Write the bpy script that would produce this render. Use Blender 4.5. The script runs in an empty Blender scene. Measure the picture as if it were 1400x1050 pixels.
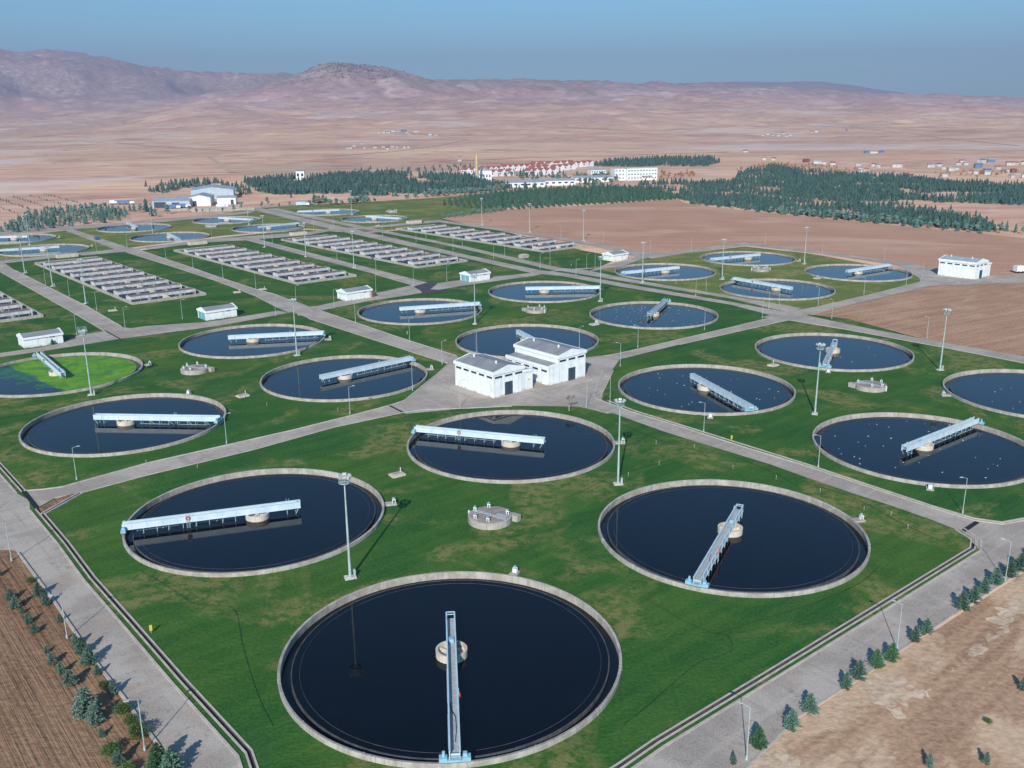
import bpy, bmesh, math, random
import numpy as np
from mathutils import Vector, Matrix
from mathutils.geometry import delaunay_2d_cdt
R = math.radians
UA, VA = math.radians(40.2), math.radians(129.4)       # the plant's two building directions
scene = bpy.context.scene
COL = scene.collection
random.seed(7)

# ------------------------------------------------------------ camera, sky, sun, exposure
cam_d = bpy.data.cameras.new('camera')
cam = bpy.data.objects.new('camera', cam_d); COL.objects.link(cam)
cam_d.sensor_width = 36.0; cam_d.lens = 1280.2647/1400*36; cam_d.clip_start = 1; cam_d.clip_end = 60000
cam.matrix_world = Matrix.Translation((0, 0, 61.536)) @ Matrix.Rotation(R(90-16.17555), 4, 'X') @ Matrix.Rotation(R(-0.4954), 4, 'Z')
scene.camera = cam
SUN_AZ, SUN_EL = 190.5, 29.6          # compass bearing of the sun (0 = +Y), elevation
world = bpy.data.worlds.new('World'); scene.world = world; world.use_nodes = True
nt = world.node_tree; nt.nodes.clear()
sky = nt.nodes.new('ShaderNodeTexSky'); sky.sky_type = 'NISHITA'; sky.sun_disc = False
sky.sun_elevation = R(SUN_EL); sky.sun_rotation = R(SUN_AZ); sky.altitude = 1000; sky.air_density = 1.15; sky.dust_density = 0.35; sky.ozone_density = 3.5
bg = nt.nodes.new('ShaderNodeBackground'); bg.inputs['Strength'].default_value = 0.098
wo = nt.nodes.new('ShaderNodeOutputWorld')
tint = nt.nodes.new('ShaderNodeMix'); tint.data_type = 'RGBA'; tint.blend_type = 'MULTIPLY'; tint.inputs[0].default_value = 1; tint.inputs[7].default_value = (.50, .98, 1.10, 1)
nt.links.new(sky.outputs[0], tint.inputs[6]); nt.links.new(tint.outputs[2], bg.inputs[0]); nt.links.new(bg.outputs[0], wo.inputs[0])
sd = bpy.data.lights.new('sun', 'SUN'); sd.energy = 4.0; sd.angle = R(0.53); sd.color = (1, .965, .91)
sun = bpy.data.objects.new('sun', sd); COL.objects.link(sun)
_d = Vector((-math.sin(R(SUN_AZ))*math.cos(R(SUN_EL)), -math.cos(R(SUN_AZ))*math.cos(R(SUN_EL)), -math.sin(R(SUN_EL))))
sun.rotation_euler = _d.to_track_quat('-Z', 'Y').to_euler(); sun.location = (0, 0, 300)
scene.view_settings.view_transform = 'Standard'; scene.view_settings.look = 'None'
scene.view_settings.exposure = 0.32; scene.view_settings.gamma = 1.0
scene.cycles.max_bounces = 6; scene.cycles.diffuse_bounces = 2; scene.cycles.glossy_bounces = 3; scene.cycles.transparent_max_bounces = 8
scene.cycles.volume_bounces = 0; scene.cycles.use_denoising = True

# ---- terrain height (metres), shared by the ground mesh and the far houses
def _hash(i, j, s):
    n = np.sin(i*127.1 + j*311.7 + s*74.7)*43758.5453
    return n - np.floor(n)
def vnoise(x, y, s=0.):
    i = np.floor(x); j = np.floor(y); u = x-i; v = y-j
    u = u*u*(3-2*u); v = v*v*(3-2*v)
    a = _hash(i, j, s); b = _hash(i+1, j, s); c = _hash(i, j+1, s); d = _hash(i+1, j+1, s)
    return (a*(1-u)+b*u)*(1-v)+(c*(1-u)+d*u)*v
def fbm(x, y, s=0., o=5):
    t = 0.; a = .5
    for k in range(o):
        t = t + a*vnoise(x, y, s+k*3.1); x = x*2.03+5.3; y = y*2.03-3.7; a *= .5
    return t
def sstep(a, b, t):
    t = np.clip((t-a)/(b-a), 0, 1); return t*t*(3-2*t)
def height(x, y):
    r = np.hypot(x, y); q = 700+1333*x/np.maximum(y, 1.)
    H8 = np.interp(q, [-400, 0, 130, 250, 330, 420, 700, 850, 1000, 1100, 1200, 1400, 1900], [40, 55, 85, 165, 225, 255, 282, 262, 228, 188, 138, 98, 90])
    t = np.clip((r-1300)/6700, 0, 1)
    h = H8*(t**1.55)
    h = h*(1-.55*sstep(8200, 10500, r))
    n = fbm(x/1900+3, y/1500, 1.)-.47
    n2 = 1-2*np.abs(fbm(x/800, y/620, 9.)-.5)-.78
    amp = np.interp(r, [1300, 2000, 3500, 6000, 8000, 12000], [0, 10, 42, 95, 105, 60])*np.interp(q, [0, 200, 400], [.5, .7, 1])
    h = h+amp*n*1.5+amp*n2*.85+amp*(1-2*np.abs(fbm(x/330, y/300, 15.)-.5)-.78)*.55
    # low pale ridge on the left
    h = h+62*np.exp(-((q-285)/95)**2-((r-4300)/420)**2)
    # scrub-covered hill
    hx = (q-483)/1280*6600; hr = r-6500
    h = h+(120*np.exp(-(np.abs(hx-10)/680)**2.2-(hr/760)**2)+60*np.exp(-(np.abs(hx-20)/400)**2.2-(hr/520)**2))*(1+.22*(fbm(x/170, y/170, 4.)-.5))
    # mountain range on the left and faint far ranges
    e = np.interp(q, [-500, -60, 0, 35, 80, 150, 230, 300, 330, 400, 460, 560, 700], [96, 90, 84, 74, 76, 66, 55, 48, 48, 45, 30, 8, 0])
    M = (61+e/1280*10500)*sstep(0, 30, e)
    mm = np.clip((r-6600)/3900, 0, 1)
    rid = 1-2*np.abs(fbm(x/1300, y/1300, 21.)-.5)
    m = M*(mm**1.25)*(1-.5*sstep(10600, 13000, r))+(rid-.82)*420*np.sin(np.pi*np.clip((r-6600)/5200, 0, 1))*sstep(0, 40, e)
    h = np.where(r > 6600, np.maximum(h, m), h)
    e2 = np.interp(q, [300, 600, 900, 1000, 1100, 1250, 1330, 1500, 1900], [20, 24, 33, 34, 30, 19, 12, 10, 10])
    f = (61+e2/1280*16000+(fbm(x/2500, y/2500, 33.)-.5)*260)*np.exp(-((r-16000)/1600)**2)
    return np.maximum(h, f)*sstep(1150, 1700, r)


# ------------------------------------------------------------ materials
def srgb(r, g, b):
    return tuple(((c/255)/12.92 if c/255 <= .04045 else ((c/255+.055)/1.055)**2.4) for c in (r, g, b))+(1,)
class NT:
    def __init__(s, name):
        s.m = bpy.data.materials.new(name); s.m.use_nodes = True; s.t = s.m.node_tree; s.t.nodes.clear()
        s.out = s.n('OutputMaterial'); s.p = s.n('BsdfPrincipled'); s.l(s.p.outputs[0], s.out.inputs[0])
        s.pos = None
    def n(s, k, **kw):
        x = s.t.nodes.new('ShaderNode'+k)
        for a, b in kw.items(): setattr(x, a, b)
        return x
    def l(s, a, b): s.t.links.new(a, b)
    def P(s):
        if s.pos is None: s.pos = s.n('NewGeometry')
        return s.pos.outputs['Position']
    def mapping(s, sc=(1, 1, 1), rot=0, loc=(0, 0, 0)):
        x = s.n('Mapping', vector_type='TEXTURE'); x.inputs['Scale'].default_value = tuple(1/max(k, 1e-6) for k in sc); x.inputs['Rotation'].default_value = (0, 0, rot); x.inputs['Location'].default_value = loc
        s.l(s.P(), x.inputs['Vector']); return x.outputs[0]
    def noise(s, scale, detail=4, rough=.55, vec=None, dist=0, gain=2.1):
        rough = min(rough, .60)
        x = s.n('TexNoise'); x.inputs['Scale'].default_value = scale; x.inputs['Detail'].default_value = detail; x.inputs['Roughness'].default_value = rough; x.inputs['Distortion'].default_value = dist
        s.l(vec or s.P(), x.inputs['Vector'])
        mr = s.n('MapRange'); mr.inputs[1].default_value = .5-.5/gain; mr.inputs[2].default_value = .5+.5/gain; s.l(x.outputs['Fac'], mr.inputs[0]); return mr.outputs[0]
    def ramp(s, fac, stops, interp='LINEAR'):
        x = s.n('ValToRGB'); x.color_ramp.interpolation = interp
        e = x.color_ramp.elements
        while len(e) < len(stops): e.new(.5)
        for k, (p, c) in enumerate(stops):
            e[k].position = p; e[k].color = c if not isinstance(c, (int, float)) else (c, c, c, 1)
        s.l(fac, x.inputs[0]); return x.outputs[0]
    def mix(s, f, a, b, mode='MIX'):
        x = s.n('Mix', data_type='RGBA', blend_type=mode)
        for i, v in ((0, f), (6, a), (7, b)):
            if hasattr(v, 'is_linked'): s.l(v, x.inputs[i])
            else: x.inputs[i].default_value = v
        return x.outputs[2]
    def math(s, op, a, b=0.):
        x = s.n('Math', operation=op)
        for i, v in ((0, a), (1, b)):
            if hasattr(v, 'is_linked'): s.l(v, x.inputs[i])
            else: x.inputs[i].default_value = v
        return x.outputs[0]
    def col(s, v):
        if hasattr(v, 'is_linked'): s.l(v, s.p.inputs['Base Color'])
        else: s.p.inputs['Base Color'].default_value = v
        return s
    def rough(s, v, spec=.3):
        s.p.inputs['Roughness'].default_value = v; s.p.inputs['Specular IOR Level'].default_value = spec; return s
    def bump(s, h, strength=.4, dist=.1):
        x = s.n('Bump'); x.inputs['Strength'].default_value = strength; x.inputs['Distance'].default_value = dist
        s.l(h, x.inputs['Height']); s.l(x.outputs[0], s.p.inputs['Normal']); return s
def simple(name, c1, c2=None, scale=1.5, rough=.7, spec=.3, metal=0, bump=0):
    t = NT(name)
    if c2 is None: c2 = tuple(x*.8 for x in c1[:3])+(1,)
    n = t.noise(scale, 5, .6)
    t.col(t.ramp(n, [(.35, c1), (.65, c2)])).rough(rough, spec); t.p.inputs['Metallic'].default_value = metal
    if bump: t.bump(n, bump, .05)
    return t.m
def C(r, g, b): return (r, g, b, 1)

M = {}
# lawn: watered turf with worn, yellowish patches and mowing bands
def lawn(name, dry):
    t = NT(name)
    big = t.noise(.026, 3, .5, dist=.6, gain=2.4); mid = t.noise(.11, 4, .55, dist=.9, gain=2.3); fine = t.noise(2.2, 4, .75); med = t.noise(.55, 5, .6)
    g = t.ramp(mid, [(.22, C(0.017, 0.088, 0.019)), (.5, C(0.032, 0.122, 0.019)), (.80, C(0.080, 0.161, 0.028))])
    g2 = t.ramp(big, [(.24, C(0.014, 0.101, 0.028)), (.5, C(0.034, 0.124, 0.021)), (.76, C(0.087, 0.158, 0.028))])
    c = t.mix(.5, g, g2)
    st = t.noise(.35, 4, .6, vec=t.mapping((.10, 1, 1), R(40)))
    c = t.mix(.3, c, t.ramp(st, [(.38, C(0.020, 0.085, 0.017)), (.64, C(0.080, 0.155, 0.033))]))
    pat = t.math('MULTIPLY', t.ramp(t.noise(.055, 5, .55, dist=1.0, gain=2.3), [(.53-.10*dry, 0.), (.76-.09*dry, 1.)]), t.ramp(med, [(.30, .1), (.62, 1.)]))
    c = t.mix(t.math('MULTIPLY', pat, .62+.28*dry), c, C(0.319, 0.249, 0.100))
    if dry: c = t.mix(.38*dry, c, C(0.232, 0.203, 0.074))
    c = t.mix(.20, c, t.ramp(fine, [(.3, C(0.011, 0.036, 0.006)), (.7, C(0.095, 0.186, 0.042))]))
    if dry: c = t.mix(1.0, c, C(1.250, 1.220, 1.150), 'MULTIPLY')
    t.col(c).rough(.9, .1).bump(fine, .5, .12); return t.m
M['lawn'] = lawn('turf', 0.); M['drylawn'] = lawn('dry turf', 1.)
def road_m():
    t = NT('pale asphalt')
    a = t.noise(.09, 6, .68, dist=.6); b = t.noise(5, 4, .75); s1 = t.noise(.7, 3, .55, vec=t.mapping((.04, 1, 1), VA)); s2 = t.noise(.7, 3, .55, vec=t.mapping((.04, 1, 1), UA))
    c = t.ramp(a, [(.34, C(0.352, 0.298, 0.253)), (.5, C(0.420, 0.359, 0.309)), (.66, C(0.493, 0.428, 0.367))])
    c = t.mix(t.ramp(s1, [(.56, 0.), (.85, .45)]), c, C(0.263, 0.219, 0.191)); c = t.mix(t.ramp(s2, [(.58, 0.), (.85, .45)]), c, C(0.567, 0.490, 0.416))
    c = t.mix(t.ramp(t.noise(.2, 7, .78), [(.58, 0.), (.82, .6)]), c, C(0.452, 0.332, 0.245))
    c = t.mix(t.ramp(t.noise(.8, 7, .8), [(.68, 0.), (.80, .45)]), c, C(0.189, 0.158, 0.137))
    c = t.mix(.25, c, t.ramp(b, [(.3, C(0.189, 0.158, 0.137)), (.7, C(0.567, 0.490, 0.421))]))
    t.col(c).rough(.85, .2).bump(b, .25, .02); return t.m
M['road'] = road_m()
M['patch'] = simple('fresh asphalt', C(.05, .052, .06), C(.08, .08, .085), 1.0, .8)
def dirt_m(name, cols, furrow=0, ang=0, pale=(.56, .76), palecol=C(.48, .37, .27), paleamt=.8, scale=1.):
    t = NT(name)
    a = t.noise(.03*scale, 6, .6, dist=.5); b = t.noise(1.3, 5, .7)
    c = t.ramp(a, [(.32, cols[0]), (.5, cols[1]), (.7, cols[2])])
    v = t.mapping((.06, 1, 1), ang)
    st = t.noise(.5, 4, .6, vec=v)
    c = t.mix(.45, c, t.ramp(st, [(.3, tuple(x*.72 for x in cols[0][:3])+(1,)), (.7, tuple(min(1, x*1.12) for x in cols[2][:3])+(1,))]))
    v2 = t.mapping((.35, 1, 1), ang)
    c = t.mix(t.math('MULTIPLY', t.ramp(t.noise(.035*scale, 6, .7, vec=v2, dist=.8), [(pale[0], 0.), (pale[1], 1.)]), paleamt), c, palecol)
    c = t.mix(.3, c, t.ramp(b, [(.3, tuple(x*.6 for x in cols[0][:3])+(1,)), (.7, tuple(min(1, x*1.2) for x in cols[2][:3])+(1,))]))
    if furrow:                                                 # tyre ruts and harrow lines along the road
        f1 = t.noise(1.6, 4, .65, vec=t.mapping((.02, 1, 1), ang)); f2 = t.noise(.55, 3, .6, vec=t.mapping((.03, 1, 1), ang+.05), dist=.3)
        c = t.mix(t.ramp(f1, [(.55, 0.), (.85, .5)]), c, tuple(x*.55 for x in cols[0][:3])+(1,)); c = t.mix(t.ramp(f2, [(.55, 0.), (.75, .5)]), c, cols[2])
        t.bump(t.math('ADD', t.math('MULTIPLY', f1, -1.5), b), .7, .15)
    else: t.bump(b, .5, .12)
    t.col(c).rough(.95, .1); return t.m
M['dirt_left'] = dirt_m('ploughed brown earth', [C(0.200, 0.106, 0.062), C(0.254, 0.142, 0.083), C(0.313, 0.181, 0.107)], 1, VA, (.50, .68), C(0.367, 0.240, 0.145), .6, 2)
M['dirt_right'] = dirt_m('bare trodden earth', [C(0.356, 0.211, 0.128), C(0.432, 0.265, 0.163), C(0.508, 0.323, 0.207)], 0, UA, (.54, .64), C(0.713, 0.510, 0.343), .8, 1.8)
M['field_pink'] = dirt_m('harrowed reddish field', [C(0.475, 0.257, 0.167), C(0.529, 0.292, 0.194), C(0.572, 0.328, 0.220)], 0, R(-8), (.56, .80), C(0.670, 0.451, 0.326), .65, .7)
M['field_mid'] = dirt_m('rough reddish field', [C(0.367, 0.201, 0.123), C(0.443, 0.255, 0.158), C(0.508, 0.304, 0.198)], 0, R(30), (.54, .7), C(0.562, 0.392, 0.255), .6, 1.6)
M['sand'] = dirt_m('pale sand', [C(.50, .355, .235), C(.60, .44, .30), C(.68, .51, .36)], 0, UA, (.6, .8), C(.42, .29, .195), .7, 4)
def plain_m():
    t = NT('dry steppe fields')
    def cells(sx, sy, ang, seed, wobble):
        v = t.mapping((1/sx, 1/sy, 1e-4), ang, (seed*517, seed*331, 0)); vv = t.n('VectorMath', operation='ADD'); t.l(v, vv.inputs[0])
        cm = t.n('CombineXYZ'); t.l(t.math('MULTIPLY', t.noise(.0022, 4, .6), wobble), cm.inputs[0]); t.l(t.math('MULTIPLY', t.noise(.003, 4, .6, vec=t.mapping((1, 1, 1), 0, (900, 40, 0))), wobble), cm.inputs[1]); t.l(cm.outputs[0], vv.inputs[1])
        vo = t.n('TexVoronoi', feature='F1'); vo.inputs['Scale'].default_value = 1.0; t.l(vv.outputs[0], vo.inputs['Vector']); sp = t.n('SeparateColor'); t.l(vo.outputs['Color'], sp.inputs[0]); ve = t.n('TexVoronoi', feature='DISTANCE_TO_EDGE'); ve.inputs['Scale'].default_value = 1.0; t.l(vv.outputs[0], ve.inputs['Vector']); return sp.outputs[0], ve.outputs['Distance']
    a1, a2 = cells(420, 300, R(14), 1, 1.6); b1, b2 = cells(900, 420, R(-10), 3, 1.2)
    c = t.ramp(a1, [(.0, C(0.750, 0.409, 0.261)), (.2, C(0.674, 0.357, 0.248)), (.38, C(0.839, 0.506, 0.297)), (.55, C(0.614, 0.324, 0.237)), (.7, C(0.900, 0.577, 0.369)), (.85, C(0.540, 0.286, 0.224)), (.93, C(0.927, 0.649, 0.484))], 'CONSTANT')
    c = t.mix(.5, c, t.ramp(b1, [(.0, C(0.780, 0.428, 0.278)), (.3, C(0.660, 0.351, 0.248)), (.55, C(0.900, 0.557, 0.339)), (.8, C(0.599, 0.311, 0.242))], 'CONSTANT'))
    n = t.noise(.0045, 8, .68, dist=.6, vec=t.mapping((.55, 1, 1), R(5)))
    c = t.mix(.38, c, t.ramp(n, [(.3, C(0.510, 0.279, 0.206)), (.5, C(0.763, 0.434, 0.290)), (.7, C(0.927, 0.622, 0.437))]))
    c = t.mix(t.ramp(a2, [(.0, .45), (.03, 0.)]), c, C(0.258, 0.150, 0.120)); c = t.mix(t.ramp(b2, [(.0, .5), (.012, 0.)]), c, C(0.721, 0.517, 0.420))
    chalk = t.ramp(t.noise(.0021, 9, .70, dist=1.0, vec=t.mapping((.75, 1, 1), R(12))), [(.62, 0.), (.76, .8)])
    c = t.mix(chalk, c, C(0.824, 0.620, 0.540))
    dk = t.ramp(t.noise(.006, 8, .78, vec=t.mapping((.5, 1, 1), R(-6), (40, 80, 0))), [(.62, 0.), (.80, .6)])
    c = t.mix(dk, c, C(0.359, 0.195, 0.151))
    gr = t.ramp(t.noise(.0016, 5, .6, vec=t.mapping((.6, 1, 1), 0, (7000, 300, 0))), [(.72, 0.), (.80, .45)])
    c = t.mix(gr, c, C(0.350, 0.291, 0.200))
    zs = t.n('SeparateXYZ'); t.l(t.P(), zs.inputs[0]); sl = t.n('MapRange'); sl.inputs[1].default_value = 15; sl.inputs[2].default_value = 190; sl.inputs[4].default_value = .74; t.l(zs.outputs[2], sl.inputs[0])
    c = t.mix(sl.outputs[0], c, C(.39, .20, .235))  # slope soil turns purple-brown with height, mauve haze put into its colour
    zc = t.n('MapRange'); zc.inputs[1].default_value = 40; zc.inputs[2].default_value = 170; t.l(zs.outputs[2], zc.inputs[0])   # eroded chalky folds of the foothills
    fold = t.ramp(t.noise(.0042, 5, .55, dist=.9, vec=t.mapping((1, .6, 1), 0, (300, 900, 0))), [(.56, 0.), (.80, .8)])
    c = t.mix(t.math('MULTIPLY', zc.outputs[0], fold), c, C(.78, .60, .52))
    gul = t.ramp(t.noise(.0052, 5, .55, dist=.9, vec=t.mapping((1, .6, 1), 0, (5300, 100, 0))), [(.58, 0.), (.80, .7)])
    c = t.mix(t.math('MULTIPLY', zc.outputs[0], gul), c, C(.24, .14, .155))
    z = t.n('SeparateXYZ'); t.l(t.P(), z.inputs[0])              # scrub on the high slopes
    hz = t.n('MapRange'); hz.inputs[1].default_value = 165; hz.inputs[2].default_value = 270; t.l(z.outputs[2], hz.inputs[0])
    sc = t.math('MULTIPLY', hz.outputs[0], t.ramp(t.noise(.022, 7, .85), [(.30, .35), (.6, 1.)]))
    c = t.mix(t.math('MULTIPLY', sc, .85), c, C(0.173, 0.124, 0.127))
    c = t.mix(.25, c, t.ramp(t.noise(.05, 7, .75, vec=t.mapping((.35, 1, 1))), [(.3, C(0.405, 0.214, 0.151)), (.7, C(0.927, 0.727, 0.508))]))
    t.col(c).rough(.95, .08); return t.m
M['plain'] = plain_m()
def conc(name, a, b, streak=1):
    t = NT(name)
    n = t.noise(.7, 6, .7); v = t.mapping((3, 3, .35)); s = t.noise(1.0, 4, .6, vec=v)
    c = t.ramp(n, [(.3, a), (.7, b)])
    if streak: c = t.mix(t.ramp(s, [(.5, 0.), (.75, .55)]), c, tuple(x*.55 for x in a[:3])+(1,))
    t.col(c).rough(.85, .2).bump(t.noise(6, 4, .7), .25, .02); return t.m
M['conc'] = conc('weathered concrete', C(.46, .42, .37), C(.36, .325, .285))
M['concrim'] = conc('tank wall concrete', C(.47, .43, .38), C(.33, .295, .255))
M['concdark'] = conc('wet concrete', C(.075, .065, .058), C(.12, .10, .088))
M['weir'] = conc('algae stained weir', C(.10, .10, .10), C(.055, .055, .06))
M['conctop'] = conc('stained concrete deck', C(.36, .30, .26), C(.27, .215, .185), 0)
M['pier'] = conc('pale centre pier concrete', C(.66, .58, .48), C(.55, .48, .40))
M['lanewall'] = conc('pale concrete channel wall', C(.62, .61, .61), C(.48, .46, .455))
M['catwalk'] = conc('brown stained catwalk', C(.25, .185, .155), C(.17, .13, .115), 0)
M['kerb'] = conc('kerb stone', C(.52, .47, .41), C(.42, .37, .32), 0)
def water_m(name, col, b=.012):
    t = NT(name); t.col(col); t.p.inputs['Roughness'].default_value = .03; t.p.inputs['IOR'].default_value = 1.333
    t.p.inputs['Specular IOR Level'].default_value = .5
    f_ = t.noise(.10, 6, .65, dist=1.6); t.l(t.ramp(f_, [(.45, .02), (.9, .07)]), t.p.inputs['Roughness']); t.col(t.mix(t.ramp(t.noise(.16, 7, .75, dist=2.2), [(.62, 0.), (.90, .6)]), col, tuple(min(1, v*2.5+.002) for v in col[:3])+(1,)))
    n = t.noise(1.6, 3, .6); t.bump(n, b, .05); return t.m
M['water'] = water_m('dark clear water', C(.0010, .0020, .0045))
M['launder'] = water_m('channel water', C(.004, .006, .008), .05)
M['basinwater'] = simple('aeration liquor', C(.016, .024, .040), C(.03, .03, .036), .3, .35, .25)
def algae_m():
    t = NT('duckweed'); n = t.noise(.35, 6, .7); n2 = t.noise(.12, 6, .7, dist=1.0); t.col(t.mix(t.ramp(n2, [(.5, 0.), (.68, .6)]), t.ramp(n, [(.3, C(.085, .25, .012)), (.7, C(.165, .34, .022))]), C(.05, .17, .03))).rough(.7, .3); return t.m
M['algae'] = algae_m()
M['algae2'] = simple('thin duckweed film', C(.035, .15, .05), C(.02, .085, .055), .5, .4)
M['steel'] = simple('pale blue painted steel', C(.50, .64, .71), C(.44, .58, .66), .6, .45, .4)
M['steelside'] = simple('pale painted girder', C(.58, .66, .72), C(.50, .59, .66), .5, .45, .4)
M['cyan'] = simple('cyan painted machinery', C(.27, .50, .60), C(.22, .43, .54), 1, .45, .4)
M['deck'] = simple('galvanised walkway', C(.44, .47, .48), C(.34, .37, .39), 3, .5, .4)
M['galv'] = simple('galvanised pole', C(.39, .47, .455), C(.31, .39, .375), .8, .5, .4)
M['lamp_head'] = simple('lamp housing', C(.48, .51, .51), None, 1, .4)
M['glass_dark'] = simple('dark window glass', C(.02, .035, .05), C(.03, .045, .06), 1, .15, .5)
M['glass_pale'] = simple('pale reflecting glass', C(.18, .24, .28), C(.12, .17, .2), 1, .2, .5)
M['door'] = simple('dark blue steel door', C(.035, .06, .085), C(.045, .07, .1), 1, .5)
M['teal'] = simple('teal steel door', C(.18, .40, .46), C(.15, .34, .40), 1, .5)
def wall_m():
    t = NT('white render'); n = t.noise(.5, 6, .7); v = t.mapping((2.2, 2.2, .15)); s = t.noise(1, 4, .6, vec=v)
    c = t.ramp(n, [(.3, C(.80, .825, .825)), (.75, C(.72, .745, .745))]); c = t.mix(t.ramp(s, [(.55, 0.), (.8, .35)]), c, C(0.370, 0.370, 0.355))
    z = t.n('SeparateXYZ'); t.l(t.P(), z.inputs[0]); d = t.math('MULTIPLY', t.ramp(z.outputs[2], [(0., 1.), (.6, 0.)]), t.ramp(t.noise(.9, 5, .7), [(.45, 0.), (.6, .8)]))
    c = t.mix(d, c, C(0.370, 0.252, 0.163)); t.col(c).rough(.75, .25); return t.m
M['white'] = wall_m()
M['fascia'] = simple('white fascia', C(.80, .83, .84), C(.72, .75, .76), .8, .6)
def roof_m(name, a, b, ang, sc):
    t = NT(name); w = t.n('TexWave', wave_type='BANDS', bands_direction='X'); w.inputs['Scale'].default_value = sc; w.inputs['Distortion'].default_value = .1
    t.l(t.mapping((1, 1, 1), ang), w.inputs['Vector'])
    n = t.noise(.35, 6, .7, vec=t.mapping((1, .3, 1), ang)); c = t.ramp(n, [(.3, a), (.7, b)])
    c = t.mix(t.math('MULTIPLY', t.math('POWER', w.outputs['Fac'], 3.), .45), c, tuple(x*.45 for x in a[:3])+(1,))
    t.col(c).rough(.6, .3).bump(w.outputs['Fac'], .5, .05); return t.m
M['roof'] = roof_m('grey corrugated roof', C(.33, .335, .34), C(.25, .25, .26), R(-40), 1.1)
M['roofblue'] = roof_m('blue grey sheet roof', C(.40, .45, .50), C(.32, .37, .42), R(-40), .8)
M['tile'] = simple('red clay tiles', C(.36, .12, .095), C(.28, .10, .08), .6, .8)
M['redbrown'] = simple('brown tiles', C(.20, .09, .07), None, .6, .8)
M['oldwhite'] = simple('weathered whitewash', C(.56, .54, .50), C(.44, .42, .39), .3, .8)
M['cladding'] = simple('pale grey blue cladding', C(.46, .53, .59), C(.40, .47, .53), .3, .6)
M['blue'] = simple('blue sheet', C(.09, .17, .31), C(.12, .20, .35), .5, .5)
M['yellow'] = simple('yellow paint', C(.72, .58, .10), C(.6, .46, .08), 2, .5)
M['red'] = simple('red paint', C(.62, .04, .05), None, 2, .5)
M['black'] = simple('black rubber', C(.015, .016, .016), C(.02, .022, .02), 3, .6)
M['whitep'] = simple('white paint', C(.8, .8, .8), C(.72, .72, .72), 2, .5)
M['carblue'] = simple('blue car paint', C(.02, .09, .28), None, 1, .25, .6)
M['stonetan'] = simple('tan stone minaret', C(.62, .50, .30), C(.55, .43, .25), .4, .8)
def leaf(name, a, b, var=.25):
    t = NT(name); g = t.n('NewGeometry'); oi = t.n('ObjectInfo')
    c = t.ramp(g.outputs['Random Per Island'], [(0., a), (1., b)])
    h = t.n('HueSaturation'); t.l(c, h.inputs['Color'])
    mr = t.n('MapRange'); mr.inputs[3].default_value = 1-var; mr.inputs[4].default_value = 1+var; t.l(oi.outputs['Random'], mr.inputs[0]); t.l(mr.outputs[0], h.inputs['Value'])
    t.col(h.outputs[0]).rough(.7, .2); return t.m
M['cedar'] = leaf('blue green needles', C(0.062, 0.127, 0.093), C(0.127, 0.225, 0.163))
M['bluespruce'] = leaf('silvery blue needles', C(.085, .145, .115), C(.165, .235, .185))
M['shrubgreen'] = leaf('fresh green leaves', C(.050, .105, .026), C(.090, .150, .040))
M['pine'] = leaf('dark pine needles', C(.032, .080, .070), C(.064, .128, .104))
M['youngpine'] = leaf('young dark pine needles', C(.026, .076, .048), C(.050, .112, .072))
M['pinegreen'] = leaf('green pine needles', C(0.043, 0.116, 0.056), C(0.085, 0.178, 0.085))
M['olive'] = leaf('grey green leaves', C(0.085, 0.147, 0.124), C(0.139, 0.209, 0.171))
M['drybush'] = leaf('dry scrub', C(.10, .085, .07), C(.15, .125, .10))
M['autumn'] = leaf('russet leaves', C(0.248, 0.116, 0.070), C(0.357, 0.186, 0.093))
M['bark'] = simple('bark', C(.10, .070, .050), C(.14, .1, .075), 4, .9)
M['twig'] = simple('bare grey twigs', C(.20, .15, .13), C(.26, .2, .17), 4, .9)
M['feather'] = simple('white feathers', C(.80, .80, .80), None, 3, .7)
M['skin'] = simple('skin', C(.45, .28, .2), None, 3, .6)
M['cloth_dark'] = simple('dark work clothes', C(.06, .07, .10), C(.09, .09, .12), 3, .8)

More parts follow.
